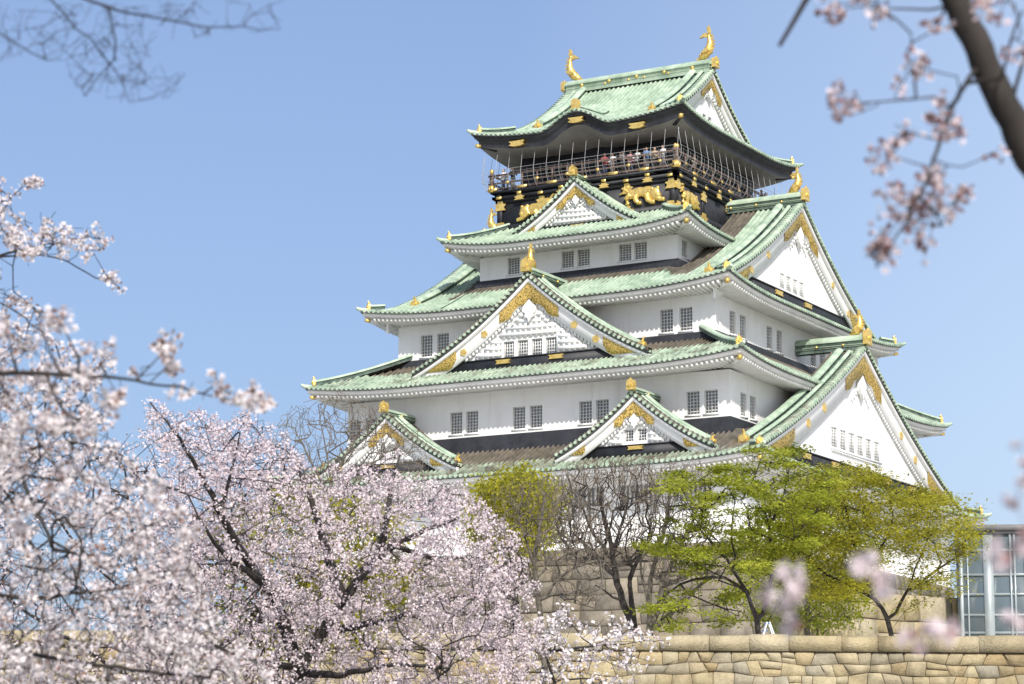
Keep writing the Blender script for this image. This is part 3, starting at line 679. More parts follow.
def iri_zc(R): return lambda u: R.ze + R.g(R.b-np.abs(np.asarray(u, float)))
def tintmix(*shs, base=0.1):
    def f(P):
        t = np.full(P.shape[:-1], base)
        for sa, sb in shs: t = np.maximum(t, base+sst(np.minimum(sa-np.abs(P[..., 0]), sb-np.abs(P[..., 1])), -.25, .35)*.55)
        return t
    return f
for sx in (1, -1):
    for R, kw in ((R1, dict(bw=1.15, band=.6, rev=.13, zb=13.3, wins=[(u-.50, u+.50, 14.75, 16.08) for u in (-4.28, -2.84, -1.40, .05, 1.49, 2.93)], win_bars=(3, 6), plaques=(-9, -4.5, 0, 4.5, 9), roses=(.36, .5, .64), sill=(-4.7, 3.4, 14.75), tint=.2, orn=1.0, fish=.72, ridge_len=5.0, ridge_h=1.05, gold_frac=.2, pend=.9)),
                  (R3, dict(bw=.95, band=.55, rev=.13, zb=25.22, wins=[(u-.385, u+.385, 25.94, 26.97) for u in (-2.5, -1.43, -.37, .70)], win_bars=(3, 5), plaques=(-3.3, 1.5), roses=(.4, .6), tint=.08, orn=.9, fish=.74, ridge_len=6.0, ridge_h=.98, gold_frac=.22)),
                  (R5, dict(bw=.62, band=.42, wins=[(u-.25, u+.25, 38.6, 39.4) for u in (-.45, .45)], win_bars=(0, 0), plaques=(-1.8, 1.8), roses=(), tint=-.05, orn=.75, gold_frac=.24, ridge_len=5.95, ridge_h=.92))):
        gx = R.gx; M = (lambda u, d, z, gx=gx: ID(gx-np.asarray(d), u, z)) if sx > 0 else (lambda u, d, z, gx=gx: ID(-gx+np.asarray(d), -np.asarray(u), z))
        Wd = R.b-(R.a-gx)*.85
        zb = kw.pop('zb', R.ze + float(R.g(R.a-gx+.5)) - .05) if sx < 0 else kw.get('zb', R.ze + float(R.g(R.a-gx+.5)) - .05)
        gable(M, Wd, iri_zc(R), zb, **{k: v for k, v in kw.items() if k != 'zb'})
def dorm(x0, yf, Wd, za, H, k=.35, **kw):
    zc = lambda u: za - H*((1+k)*np.abs(u)/Wd - k*(np.abs(u)/Wd)**2)
    M = lambda u, d, z: ID(x0+np.asarray(u), yf+np.asarray(d), z)
    gable(M, Wd, zc, za-H+.15, **kw)
dorm(0, -15.75, 8.7, 25.5, 5.75, bw=.95, band=.5, wins=[(u-.38, u+.38, 20.38, 21.45) for u in (-1.66, -.63, .42, 1.44)], win_bars=(3, 4), lattice=.40, plaques=(-2.0, 1.9), roses=(.38, .56), roofD=6.0, tint=.3, tintf=tintmix((13.5, 14.2), base=.12), fish=.66, orn=.85, ridge_h=.7, vt=.2)
dorm(0, -9.55, 5.0, 33.3, 3.4, bw=.5, band=.34, lattice=.34, plaques=(0,), roses=(), roofD=2.2, tint=.05, orn=.62, ridge_h=.5, verge=.7, gold_frac=.3, dentil=.24)
for x0 in (-8.96, 8.96):
    dorm(x0, -18.45, 5.4, 16.65, 3.55, bw=.62, band=.4, wins=[(u-.3, u+.3, 13.85, 14.6) for u in (-.52, .37)], win_bars=(2, 3), lattice=.36, plaques=(0,), roses=(), roofD=4.2, tint=.25, tintf=tintmix((15.6, 17.0), base=.27), orn=.66, ridge_h=.55, vt=.2, gold_frac=.27, dentil=.26)
# top ridge, its gilt fish, karahafu ornaments
mb = MB(); zt = R5.ze+float(R5.g(9.46)); x = np.linspace(-5.7, 5.7, 12); mb.sweep(np.stack([x, 0*x, 0*x+zt-.05], -1), .75, 0, 1.0, 0, -.1)
part(mb, 'main_ridge', 'verdigris_copper', r5)
mb = MB()
for xx in np.arange(-4.4, 4.5, 2.2):
    for s in (-1, 1): mb = MB(); mb.ell((xx, s*.39, zt+.42), (.15, .1, .15), nu=8, nv=5); part(mb, 'gilt_boss', 'gilt_metal', r5)
mb = MB(); mb.prism(lambda u, d, z: ID(u, -9.35+np.asarray(d), R5.ze+1.2+np.asarray(z)), oni(.6, .75), -.1, .2); part(mb, 'ridge_end_ornament', 'gilt_metal', r5)
for xx in (-4.6, 0, 4.6):
    mb = MB(); zz = float(R5.z(0, xx, 0))-.72; mb.prism(lambda u, d, z: ID(xx+np.asarray(u), -9.3+np.asarray(d), zz+np.asarray(z)), [(-.6, 0), (-.42, .1), (-.6, .28), (.6, .28), (.42, .1), (.6, 0), (.25, -.1), (-.25, -.1)], -.03, .2); part(mb, 'gilt_plaque', 'gilt_metal', r5)
mb = MB(); y = np.linspace(-9.3, -4.9, 8); mb.sweep(np.stack([0*y, y, R5.z(0, 0*y, y+9.46)+.02], -1), .45, 0, .42, 0, -.1); part(mb, 'porch_ridge', 'verdigris_copper', r5)
for s in (1, -1): fish_finial(keep, lambda c, w, z, s=s: ID(s*(5.55-np.asarray(c)), w, zt+.9+np.asarray(z)), 1.0)

# ---- top storey
A5, B5 = 6.8, 8.0
mb = MB(); mb.box(ID, -A5, A5, -B5, B5, 30.2, 33.2)
for side in range(4):
    M = side_map(side, A5, B5); Ls = A5 if side % 2 == 0 else B5
    for z0, z1, p in ((30.7, 31.15, .09), (32.75, 33.0, .12), (33.0, 33.18, .3)): mb.box(M, -Ls-p, Ls+p, -p, 0.02, z0, z1)
    for f in np.linspace(-1, 1, 5): mb.box(M, f*(Ls-.2)-.17, f*(Ls-.2)+.17, -.075, .02, 31.14, 32.76)
mb.box(ID, -5.9, 5.9, -6.3, 6.3, 33.3, 36.9)
tw = part(mb, 'top_storey_wall', 'black_lacquer')
def gp(M, u, z, w, h, d=-.13):
    gm = MB(); gm.prism(M, [(u-w, z-h), (u-w*.62, z-h*.3), (u-w, z+h*.3), (u-w*.5, z+h*.45), (u-w*.45, z+h), (u+w*.45, z+h), (u+w*.5, z+h*.45), (u+w, z+h*.3), (u+w*.62, z-h*.3), (u+w, z-h)], d, d+.06); part(gm, 'gilt_plaque', 'gilt_metal', tw)
gm = MB()
def gb(M, name, par, *b):
    q = MB(); q.box(M, *b); part(q, name, 'gilt_metal', par)
bk = MB()
for side in range(4):
    M = side_map(side, A5, B5); Ls = A5 if side % 2 == 0 else B5
    for i, f in enumerate(np.linspace(-1, 1, 9)):
        u = f*(Ls-.25)
        if i % 2 == 0: gp(M, u, 32.55, .45, .33); gb(M, 'bracket_cap', tw, u-.2, u+.2, -.34, -.29, 32.98, 33.16)
        else: gp(M, u, 32.95, .40, .17, -.36); gb(M, 'bracket_cap', tw, u-.17, u+.17, -.42, -.36, 33.16, 33.36)
        bk.box(M, u-.14, u+.14, -.32, .0, 33.185, 33.36)
    for f in (-1, -.5, 0, .5, 1): gp(M, f*(Ls-.3), 31.0, .55, .36)
part(bk, 'balcony_bracket', 'black_lacquer', tw)
mb = MB()
for side in range(4):
    M = side_map(side, 5.9, 6.3); Ls = 5.9 if side % 2 == 0 else 6.3
    nn = 7
    for i in range(nn):
        u0 = -Ls+.3+(2*Ls-.6)*i/nn; mb.box(M, u0+.10, u0+(2*Ls-.6)/nn-.10, -.04, 0.02, 33.45, 35.3, i % 2)
part(mb, 'door_panel', ['black_lacquer', 'dark_glass'], tw)
# tigers
def tiger(M, u0, z0, k, flip, kind):
    mb = MB(); F = -1 if flip else 1
    def e(u, z, ru, rz, ang=0, dep=.13):
        c = M(u0+F*u*k, -.10, z0+z*k).reshape(3); ex = (M(1, 0, 0)-M(0, 0, 0)).reshape(3)*F; ed = (M(0, 1, 0)-M(0, 0, 0)).reshape(3); ez = np.array([0, 0, 1.0])
        ca, sa = math.cos(ang), math.sin(ang); Rm = np.stack([ex*ca+ez*sa, ed, -ex*sa+ez*ca], 1)
        mb.ell(c, (ru*k, dep, rz*k), rot=Rm, nu=14, nv=9)
    def t(ps, r0, r1):
        P = np.array([M(u0+F*u*k, -.10, z0+z*k).reshape(3) for u, z in ps]); mb.tube(P, np.linspace(r0*k, r1*k, len(P)), 8)
    if kind == 0:     # prowling, head low on the right
        e(-.35, .20, .62, .30, .12); e(.25, .16, .5, .36); e(.75, .0, .36, .36, 0, .2); e(.98, -.14, .2, .17, 0, .24)
        e(.58, .30, .1, .12); e(.95, .32, .1, .12); e(-.80, .12, .32, .30)
        t([(-.9, .1), (-1.15, -.15), (-1.10, -.42), (-.95, -.48)], .20, .13); t([(-.55, 0), (-.5, -.3), (-.35, -.46), (-.15, -.48)], .2, .12)
        t([(.2, 0), (.3, -.35), (.55, -.5), (.75, -.52)], .2, .13); t([(.6, -.1), (1.05, -.38), (1.4, -.42)], .18, .12)
        t([(-1.0, .25), (-1.3, .5), (-1.25, .8), (-1.0, .82), (-1.02, .6), (-1.4, .25), (-1.6, .2)], .09, .06)
    else:             # crouching, head on the left, tail looped high
        e(.35, .25, .6, .3, .25); e(-.2, .08, .5, .36, .1); e(-.8, .0, .36, .36, 0, .2); e(-.98, -.15, .2, .16, 0, .24); e(-1.0, .3, .1, .11); e(-.62, .32, .1, .11); e(.8, .38, .3, .3)
        t([(-.5, -.1), (-.95, -.4), (-1.35, -.5)], .18, .12); t([(-.1, -.1), (.2, -.4), (.55, -.5)], .2, .12); t([(.85, .3), (1.1, -.02), (1.05, -.3), (1.2, -.4)], .2, .12)
        t([(.95, .55), (1.2, .85), (1.5, .8), (1.48, .4), (1.35, .05)], .09, .07)
    o = part(mb, 'tiger_relief', 'gilt_metal', None, True)
    r = o.modifiers.new('remesh', 'REMESH'); r.mode = 'VOXEL'; r.voxel_size = .035; r.use_smooth_shade = True
MF = side_map(0, A5, B5); MR = side_map(1, A5, B5)
tiger(MF, -3.7, 31.95, 1.12, False, 1); tiger(MF, 4.5, 32.0, 1.12, False, 0); tiger(MR, -6.0, 31.9, .95, False, 0); tiger(MR, 5.0, 31.9, .95, True, 0)
# balcony
mb = MB(); BA, BB = 7.12, 8.42
for side in range(4):
    M = side_map(side, BA, BB); Ls = BA if side % 2 == 0 else BB
    mb.box(M, -Ls, Ls, 0, 1.7, 33.37, 33.55); mb.box(M, -Ls-.03, Ls+.03, -.04, .1, 33.40, 33.52)
bal = part(mb, 'balcony', 'black_lacquer')
mb = MB(); gm = MB()
for side in range(4):
    M = side_map(side, BA, BB); Ls = BA if side % 2 == 0 else BB
    for z, w in ((33.62, .11), (34.05, .08), (34.62, .13)): mb.box(M, -Ls-.25, Ls+.25, .04, .04+w, z, z+.11)
    for i, u in enumerate(np.linspace(-Ls+.1, Ls-.1, 13)):
        mb.box(M, u-.06, u+.06, .045, .14, 33.55, 34.63)
        if i % 2 == 0: gb(M, 'gilt_joint', bal, u-.38, u+.38, .0, .035, 33.57, 33.78)
        else: gb(M, 'gilt_joint', bal, u-.12, u+.12, .005, .035, 34.0, 34.18)
    for s in (-1, 1):
        mb.box(M, s*Ls-.1, s*Ls+.1, -.02+.0, .18, 33.55, 34.85); gm = MB(); gm.ell(M(s*Ls, .08, 34.95).reshape(3), (.15, .15, .2), nu=8, nv=6); part(gm, 'post_finial', 'gilt_metal', bal); gb(M, 'gilt_joint', bal, s*Ls-.16, s*Ls+.16, -.09, .24, 33.5, 33.95)
part(mb, 'railing', 'rail_timber', bal)
# visitors' safety net: wires from the eave out round the rail and back to the floor
mb = MB()
for side in range(4):
    M = side_map(side, BA, BB); Ls = BA if side % 2 == 0 else BB
    prof = [(-.30, 36.1), (-.42, 35.3), (-.52, 34.75), (-.5, 34.2), (-.25, 33.75), (.0, 33.55)]
    d = np.array([p[0] for p in prof]); z = np.array([p[1] for p in prof])
    us = np.linspace(-Ls-.1, Ls+.1, 16 if side % 2 == 0 else 18)
    for u in us:
        o_ = u*(1+.03); mb.tube(M(np.full(6, o_), d, z), .017, 3, cap=False)
    for u in np.linspace(-Ls, Ls, int(Ls*2/.5)): mb.tube(M(np.full(4, u), d[2:], z[2:]), .006, 3, cap=False)
    for j, zz in enumerate(np.linspace(33.7, 34.9, 6)):
        dd = float(np.interp(zz, z[::-1], d[::-1])); L2 = Ls-dd*.75; mb.tube(M(np.array([-L2, 0, L2]), np.full(3, dd), np.full(3, zz)), .015 if j in (2, 5) else .007, 3, cap=False)
part(mb, 'safety_net', 'net_wire', bal)
#SPLIT
# ------------------------------------------------------------------ people on the balcony
def person(x, y, face, top, legs, hair, label, h=1.68, arms=0, grp=None):
    z0 = 33.55; root_loc = (x, y, z0); cf, sf = math.cos(face), math.sin(face)
    def Q(u, f, z): return np.array([x+u*cf-f*sf, y+u*sf+f*cf, z0+z*h/1.68])   # u = to the side, f = forward
    def cap(mb, ps, rs): mb.tube([Q(*p) for p in ps], rs, 8)
    b = MB()
    b.ell(Q(0, .02, 1.57), (.085, .095, .115)); b.ell(Q(0, .115, 1.555), (.02, .025, .03), nu=6, nv=5)
    for s_ in (-1, 1): b.ell(Q(s_*.085, .0, 1.565), (.02, .025, .035), nu=6, nv=5)
    cap(b, [(0, 0, 1.35), (0, .0, 1.5)], [.06, .055])
    cap(b, [(0, 0, .85), (0, 0, 1.1), (0, 0, 1.3), (0, 0, 1.42)], [.14, .13, .16, .10])
    hands = [(.28, .28, 1.08) if arms != 1 else (.12, .22, 1.5), (-.28, .28, 1.08) if arms != 2 else (-.25, .02, .80)]
    for s_, hd in ((1, hands[0]), (-1, hands[1])):
        el = ((s_*.26+hd[0])*.5, hd[1]*.25-.04, 1.10); cap(b, [(s_*.17, 0, 1.38), (s_*.22, -.01, 1.3), el, hd], [.06, .055, .045, .035])
        b.ell(Q(hd[0], hd[1]+.04, hd[2]), (.045, .05, .045), nu=8, nv=6)
        cap(b, [(s_*.085, 0, .9), (s_*.09, .02, .5), (s_*.09, 0, .06)], [.085, .06, .045]); cap(b, [(s_*.09, -.05, .035), (s_*.10, .17, .03)], [.045, .04])
    o = b.build('person', 'skin', loc=root_loc); r = o.modifiers.new('remesh', 'REMESH'); r.mode = 'VOXEL'; r.voxel_size = .022; r.use_smooth_shade = True
    tag(o, label, 'person', grp)
    def cl(name, mat, fn):
        m_ = MB(); fn(m_); c = m_.build(name, mat, loc=root_loc); c.parent = o; c.location = (0, 0, 0)
        q = c.modifiers.new('remesh', 'REMESH'); q.mode = 'VOXEL'; q.voxel_size = .024; q.use_smooth_shade = True
    def jk(m_):
        cap(m_, [(0, 0, .82), (0, 0, 1.1), (0, 0, 1.3), (0, 0, 1.43)], [.17, .155, .185, .12])
        for s_, hd in ((1, hands[0]), (-1, hands[1])):
            el = ((s_*.26+hd[0])*.5, hd[1]*.25-.04, 1.10); e2 = tuple(.3*a_+.7*b_ for a_, b_ in zip(el, hd)); cap(m_, [(s_*.15, 0, 1.39), (s_*.21, -.01, 1.3), el, e2], [.08, .07, .062, .05])
    def tr(m_):
        for s_ in (1, -1): cap(m_, [(s_*.08, 0, .92), (s_*.09, .02, .5), (s_*.09, 0, .09)], [.11, .08, .065])
    def hr(m_):
        m_.ell(Q(0, -.015, 1.60), (.098, .10, .105)); 
        if hair: cap(m_, [(0, -.07, 1.6), (0, -.09, 1.4), (0, -.08, 1.28)], [.085, .075, .05])
    cl('jacket', top, jk); cl('trousers', legs, tr); cl('hair', 'hair_black', hr)
PP = [(-6.35, 'cloth_white', 'cloth_navy', 0, 'visitor in a white top standing at the far left end of the balcony'),
      (-5.6, 'cloth_black', 'cloth_grey', 0, 'visitor all in dark clothes beside the far left end of the balcony'),
      (1.55, 'cloth_red', 'cloth_navy', 1, 'visitor in a red jacket at the balcony rail, right of the small gable'),
      (2.15, 'cloth_white', 'cloth_beige', 0, 'visitor in white top and beige trousers leaning on the balcony rail'),
      (2.9, 'cloth_grey', 'cloth_black', 0, 'visitor in a grey jacket and black trousers at the front balcony rail'),
      (3.5, 'cloth_pink', 'cloth_navy', 1, 'long haired visitor in a pink top at the front balcony rail'),
      (4.0, 'cloth_white', 'cloth_black', 0, 'visitor in white top and black trousers at the front balcony rail'),
      (4.7, 'cloth_blue', 'cloth_grey', 0, 'visitor in a blue jacket at the front balcony rail'),
      (5.3, 'cloth_beige', 'cloth_black', 1, 'long haired visitor in a beige coat near the front balcony corner'),
      (5.9, 'cloth_white', 'cloth_grey', 0, 'visitor in white top and grey trousers at the near balcony corner')]
for i, (x, tp, lg, hr, lab) in enumerate(PP): person(x, -8.02, math.pi+(.25 if i % 3 else -.3), tp, lg, hr, lab, 1.6+.03*(i*7 % 5), i % 3, 'visitors on the balcony')
for y, tp, hr, lab in ((5.9, 'cloth_black', 0, 'visitor in a black jacket at the right hand balcony rail, near its far end'), (6.7, 'cloth_navy', 1, 'long haired visitor in navy at the far end of the right hand balcony'), (-5.0, 'cloth_beige', 0, 'visitor in beige at the right hand balcony rail, nearest the corner')):
    person(6.72, y, -math.pi/2, tp, 'cloth_black', hr, lab, 1.66, 0, 'visitors on the balcony')

# ------------------------------------------------------------------ glass lift building and upper stone wall
P0, P1 = at(961, 632, 98), at(1085, 632, 97.2)
gd = (P1-P0)[:2]; GLn = float(np.linalg.norm(gd)); gd /= GLn; gn = np.array([-gd[1], gd[0]])
def MG(u, d, z):
    u, d, z = np.broadcast_arrays(np.asarray(u, float), np.asarray(d, float), np.asarray(z, float))
    return np.stack([P0[0]+gd[0]*u+gn[0]*d, P0[1]+gd[1]*u+gn[1]*d, z], -1)
ztop = at(975, 529, 98)[2]
root = empty('glass_building', (P0[0], P0[1], TERR)); tag(root, 'glass and steel lift building with flat grey roof behind the stone wall', 'building')
def gpart(mb, name, mats): o = mb.build(name, mats, root); o.location = (-P0[0], -P0[1], -TERR); return o
mb = MB(); mb.box(MG, -.12, GLn+.2, -.25, 4.5, ztop, ztop+.22); mb.box(MG, -.05, GLn+.1, -.1, 4.4, ztop-.12, ztop-.002); gpart(mb, 'roof', 'roof_slab')
cols = [(.0, .14), (.30, .36), (.95, 1.34), (1.98, 2.06), (2.14, 2.22), (2.55, 2.62), (3.2, 3.6), (4.2, 4.3), (GLn-.14, GLn)]; hz = lambda y: float(at(975, y, 98)[2])
zz = [TERR, hz(633), hz(615), hz(594), hz(574), hz(549)]
mb = MB()
for c0, c1 in cols: mb.box(MG, c0, c1, -.06, .12, TERR, ztop-.12)
for z in zz[1:]: mb.box(MG, 0, GLn, -.035, .08, z-.045, z+.045)
for z in zz[1:]: mb.box(MG, -.06, .06, .12, 4.3, z-.045, z+.045)
for d in (1.4, 2.8, 4.3): mb.box(MG, -.07, .07, d-.07, d+.07, TERR, ztop-.12)
mb.box(MG, .63, .80, .3, .5, TERR, ztop-.12); mb.box(MG, 2.2, 2.5, .8, 1.1, TERR, ztop-.12); gpart(mb, 'steel_frame', 'steel_frame')
mb = MB(); mb.box(MG, .02, GLn-.02, .02, .05, TERR, ztop-.13); mb.box(MG, -.02, .01, .1, 4.2, TERR, ztop-.13); gpart(mb, 'glass_wall', 'blue_glass')
mb = MB(); mb.box(MG, .9, 3.3, 1.3, 1.6, TERR, ztop-.9); mb.box(MG, .7, 3.6, 1.0, 3.6, TERR+2.0, TERR+2.25); gpart(mb, 'lift_core', 'steel_frame')
rng = np.random.default_rng(5)
Q0, Q1 = at(818, 632, 96), at(962, 632, 100); qd = (Q1-Q0)[:2]; QL = float(np.linalg.norm(qd)); qd /= QL; qn = np.array([-qd[1], qd[0]])
MQ = lambda u, d, z: np.stack([a_ for a_ in (lambda u, d, z: (Q0[0]+qd[0]*u+qn[0]*d, Q0[1]+qd[1]*u+qn[1]*d, z))(*np.broadcast_arrays(np.asarray(u, float), np.asarray(d, float), np.asarray(z, float)))], -1)
zq = at(900, 592, 98)[2]
mb = MB(); block_wall(mb, MQ, 0, QL, list(np.linspace(TERR-.2, zq-.02, 5)), (.7, 1.9), rng, lambda z: (z-zq)*.05, jit=.05); mb.box(MQ, 0.02, QL-.02, .15, 3, TERR-.2, zq-.03, 0, .4)
root = empty('stone_platform', (Q0[0], Q0[1], TERR)); tag(root, 'upper wall of big tan stone blocks behind the trees, left of the glass building', 'wall')
o = mb.build('masonry', ['sandstone_block', 'dark_joint'], root); o.location = (-Q0[0], -Q0[1], -TERR)
# white stepladder among the trunks
c = at(768, 632, 75); root = empty('stepladder', (c[0], c[1], TERR)); tag(root, 'small white folding stepladder left standing open among the tree trunks behind the wall', 'ladder')
LP = lambda u, d, z: np.array([RT[0]*u-.5*d, RT[1]*u+.86*d, z])
mb = MB()
for d in (-.2, .2): mb.tube([LP(.04, d, 1.05), LP(.40, d*1.3, 0)], .02, 6)
mb.tube([LP(.04, -.2, 1.05), LP(.04, .2, 1.05)], .02, 6); mb.build('back_frame', 'sign_white', root)
mb = MB()
for d in (-.2, .2): mb.tube([LP(-.04, d, 1.06), LP(-.36, d*1.3, 0)], .024, 6)
mb.build('front_frame', 'sign_white', root)
for q in (.3, .55, .80, 1.02):
    mb = MB(); u = -.36+.32*q/1.06; mb.hexa(np.array([LP(u-.05, -.2, q), LP(u+.09, -.2, q), LP(u+.09, .2, q), LP(u-.05, .2, q), LP(u-.05, -.2, q+.03), LP(u+.09, -.2, q+.03), LP(u+.09, .2, q+.03), LP(u-.05, .2, q+.03)])); mb.build('step', 'cloth_blue', root)

# ------------------------------------------------------------------ trees
def inpoly(p, poly):
    x, y = p[:, 0], p[:, 1]; c = np.zeros(len(p), bool); n = len(poly)
    for i in range(n):
        x0, y0 = poly[i]; x1, y1 = poly[(i+1) % n]
        k = ((y0 > y) != (y1 > y)) & (x < (x1-x0)*(y-y0)/((y1-y0) or 1e-9)+x0); c ^= k
    return c
def crown_pts(poly, n, d0, d1, rng):
    """points spread through a crown volume whose outline is the polygon and which is d1-d0 deep"""
    poly = np.array(poly, float); lo, hi = poly.min(0), poly.max(0); out = []
    while len(out) < n:
        p = lo+(hi-lo)*rng.random((n*2, 2)); p = p[inpoly(p, poly)]; out += list(p)
    p = np.array(out[:n]); d = d0+(d1-d0)*rng.beta(2, 2, n)
    return CAM + (FW[None] + RT[None]*((p[:, :1]-512)/FPX) - UP[None]*((p[:, 1:]-342)/FPX))*d[:, None]
def skeleton(limbs, targets, rng, step, r0, rp=2.35, wob=.12, up=0.0, rmax=None, lr=None, vert=1.0):
    """limbs = polylines of world points; the first starts the tree, later ones join the nearest node; twigs then grow to every target"""
    Pn = np.zeros((90000, 3)); par = np.full(90000, -1); n = 0; LR = np.zeros(90000)
    def addpath(pts, p):
        nonlocal n
        for q in pts: Pn[n] = q; par[n] = p; p = n; n += 1
        return p
    def resample(pts, st):
        pts = np.asarray(pts, float); L_ = np.concatenate([[0], np.cumsum(np.linalg.norm(np.diff(pts, axis=0), axis=1))]); k = max(2, int(L_[-1]/st)+1); t = np.linspace(0, L_[-1], k)
        # smooth (Catmull-like) by cubic interpolation of each axis through a light blur
        q = np.stack([np.interp(t, L_, pts[:, i]) for i in range(3)], -1)
        for _ in range(2):
            if k > 4: q[1:-1] = .25*q[:-2]+.5*q[1:-1]+.25*q[2:]
        q[1:-1] += rng.normal(0, step*.06, q[1:-1].shape); return q
    for i, l in enumerate(limbs):
        q = resample(l, step)
        n0 = n
        if i == 0: addpath(q, -1)
        else:
            j = int(np.argmin(((Pn[:n]-q[0])**2).sum(1))); addpath(q[1:], j)
        if lr and i < len(lr) and lr[i]: LR[n0:n] = np.linspace(lr[i][0], lr[i][1], n-n0)
    nl = n
    D = np.array([np.min(((Pn[:nl]-t)**2).sum(1)) for t in targets]); order = np.argsort(D+rng.random(len(D))*D.mean()*.5)
    for t in targets[order]:
        dv = Pn[:n]-t; dd = (dv**2).sum(1)
        j = int(np.argmin(dd*vert - (vert-1)*dv[:, 2]**2*(dv[:, 2] < 0) + np.where(dv[:, 2] > 0, (dv[:, 2]*up)**2*2, 0))); p0 = Pn[j]; d = math.sqrt(dd[j])
        if d < step*.4 or n > 89000: continue
        k = max(1, int(d/step)); pj = par[j]; dr = (p0-Pn[pj]) if pj >= 0 else np.array([0, 0, 1.]); dr = dr/(np.linalg.norm(dr)+1e-9)
        c_ = p0+dr*d*min(.35, .12+.25*d/(8*step))+np.array([0, 0, min(up, .6)*d*.15])+rng.normal(0, wob*d*.4, 3); f = np.linspace(0, 1, k+1)[1:, None]
        q = (1-f)**2*p0+2*f*(1-f)*c_+f**2*t; q[:-1] += rng.normal(0, step*wob*.6, q[:-1].shape) if k > 1 else 0
        addpath(q, j)
    Pn, par = Pn[:n], par[:n]
    A = np.zeros(n); ch = np.zeros(n, int); R_ = np.zeros(n)
    for i in range(n-1, -1, -1):
        if ch[i] == 0: A[i] = r0**rp
        R_[i] = A[i]**(1/rp)*1.0
        if par[i] >= 0: A[par[i]] += A[i]*1.0; ch[par[i]] += 1
    if rmax: R_ = np.where(R_ > r0*2, np.minimum(r0*2+(R_-r0*2)*min(1, (rmax-r0*2)/max(R_.max()-r0*2, 1e-6)), rmax), R_)
    R_ = np.maximum(R_, LR[:n])
    return Pn, par, R_, nl, ch
def branch_mesh(mb, mt, Pn, par, R_, rt_):
    n = len(Pn); kids = [[] for _ in range(n)]
    for i in range(n):
        if par[i] >= 0: kids[par[i]].append(i)
    st = [(i, -1) for i in range(n) if par[i] < 0]
    while st:
        i, p = st.pop(); chain = [p, i] if p >= 0 else [i]
        while kids[i]:
            k = sorted(kids[i], key=lambda q: -R_[q]); 
            for o in k[1:]: st.append((o, i))
            i = k[0]; chain.append(i)
        if len(chain) < 2: continue
        r = R_[chain].copy()
        if p >= 0: r[0] = min(r[0], r[1]*1.25)
        (mt if r.max() < rt_ else mb).tube(Pn[chain], r, 8 if r.max() > .04 else (5 if r.max() > .015 else 3), cap=False)
def rand_rot(n, rng):
    q = rng.normal(size=(n, 4)); q /= np.linalg.norm(q, axis=1)[:, None]; w, x, y, z = q.T
    return np.stack([np.stack([1-2*(y*y+z*z), 2*(x*y-z*w), 2*(x*z+y*w)], -1), np.stack([2*(x*y+z*w), 1-2*(x*x+z*z), 2*(y*z-x*w)], -1), np.stack([2*(x*z-y*w), 2*(y*z+x*w), 1-2*(x*x+y*y)], -1)], 1)
def flower_tpl(np_):
    V, F, T = [], [], []
    for i in range(np_):
        a_ = 2*math.pi*i/np_; c, s_ = math.cos(a_), math.sin(a_); w = math.pi/np_*.95; b_ = len(V)
        V += [(0, 0, 0), (.62*math.cos(a_-w*.85), .62*math.sin(a_-w*.85), .22), (1.0*c, 1.0*s_, .34), (.62*math.cos(a_+w*.85), .62*math.sin(a_+w*.85), .22)]; F.append((b_, b_+1, b_+2, b_+3)); T += [.35, .7, .95, .7]
    return np.array(V), np.array(F), np.array(T)
def simple_tpl():   # a folded pair of petal faces for flowers a couple of pixels wide
    V = [(-1, -.6, .25), (0, -.75, -.1), (0, .75, -.1), (-1, .6, .25), (1, -.6, .3), (1, .6, .3)]
    return np.array(V, float), np.array([(0, 1, 2, 3), (1, 4, 5, 2)]), np.array([.8, .5, .5, .8, .8, .8])
def scatter(mb, pos, size, tpl, rng, m=0, tint=None, jitter=.25):
    V, F, T = tpl; n = len(pos)
    if n == 0: return
    Rm = rand_rot(n, rng); sc = size*(1+rng.uniform(-jitter, jitter, n))
    P = np.einsum('nij,kj->nki', Rm, V)*sc[:, None, None]+pos[:, None]
    FF = (F[None]+(np.arange(n)*len(V))[:, None, None]).reshape(-1, F.shape[1])
    tt = np.clip(T[None]+rng.normal(0, .14, n)[:, None], .13, 1) if tint is None else tint(T, n)
    mb.add(P.reshape(-1, 3), FF, m, tt.reshape(-1))
def bloom_nodes(Pn, R_, ch, nl, rmax, rng, per, sig, frac=1.0, clump=None):
    idx = np.where((R_ < rmax) & (np.arange(len(Pn)) >= nl*0))[0]; idx = idx[rng.random(len(idx)) < frac]
    k = rng.poisson(per, len(idx)); base = np.repeat(Pn[idx], k, axis=0)
    d = rng.normal(size=base.shape); d /= np.linalg.norm(d, axis=1)[:, None]+1e-9
    return base + d*(sig*rng.random(len(base))[:, None]**.4)
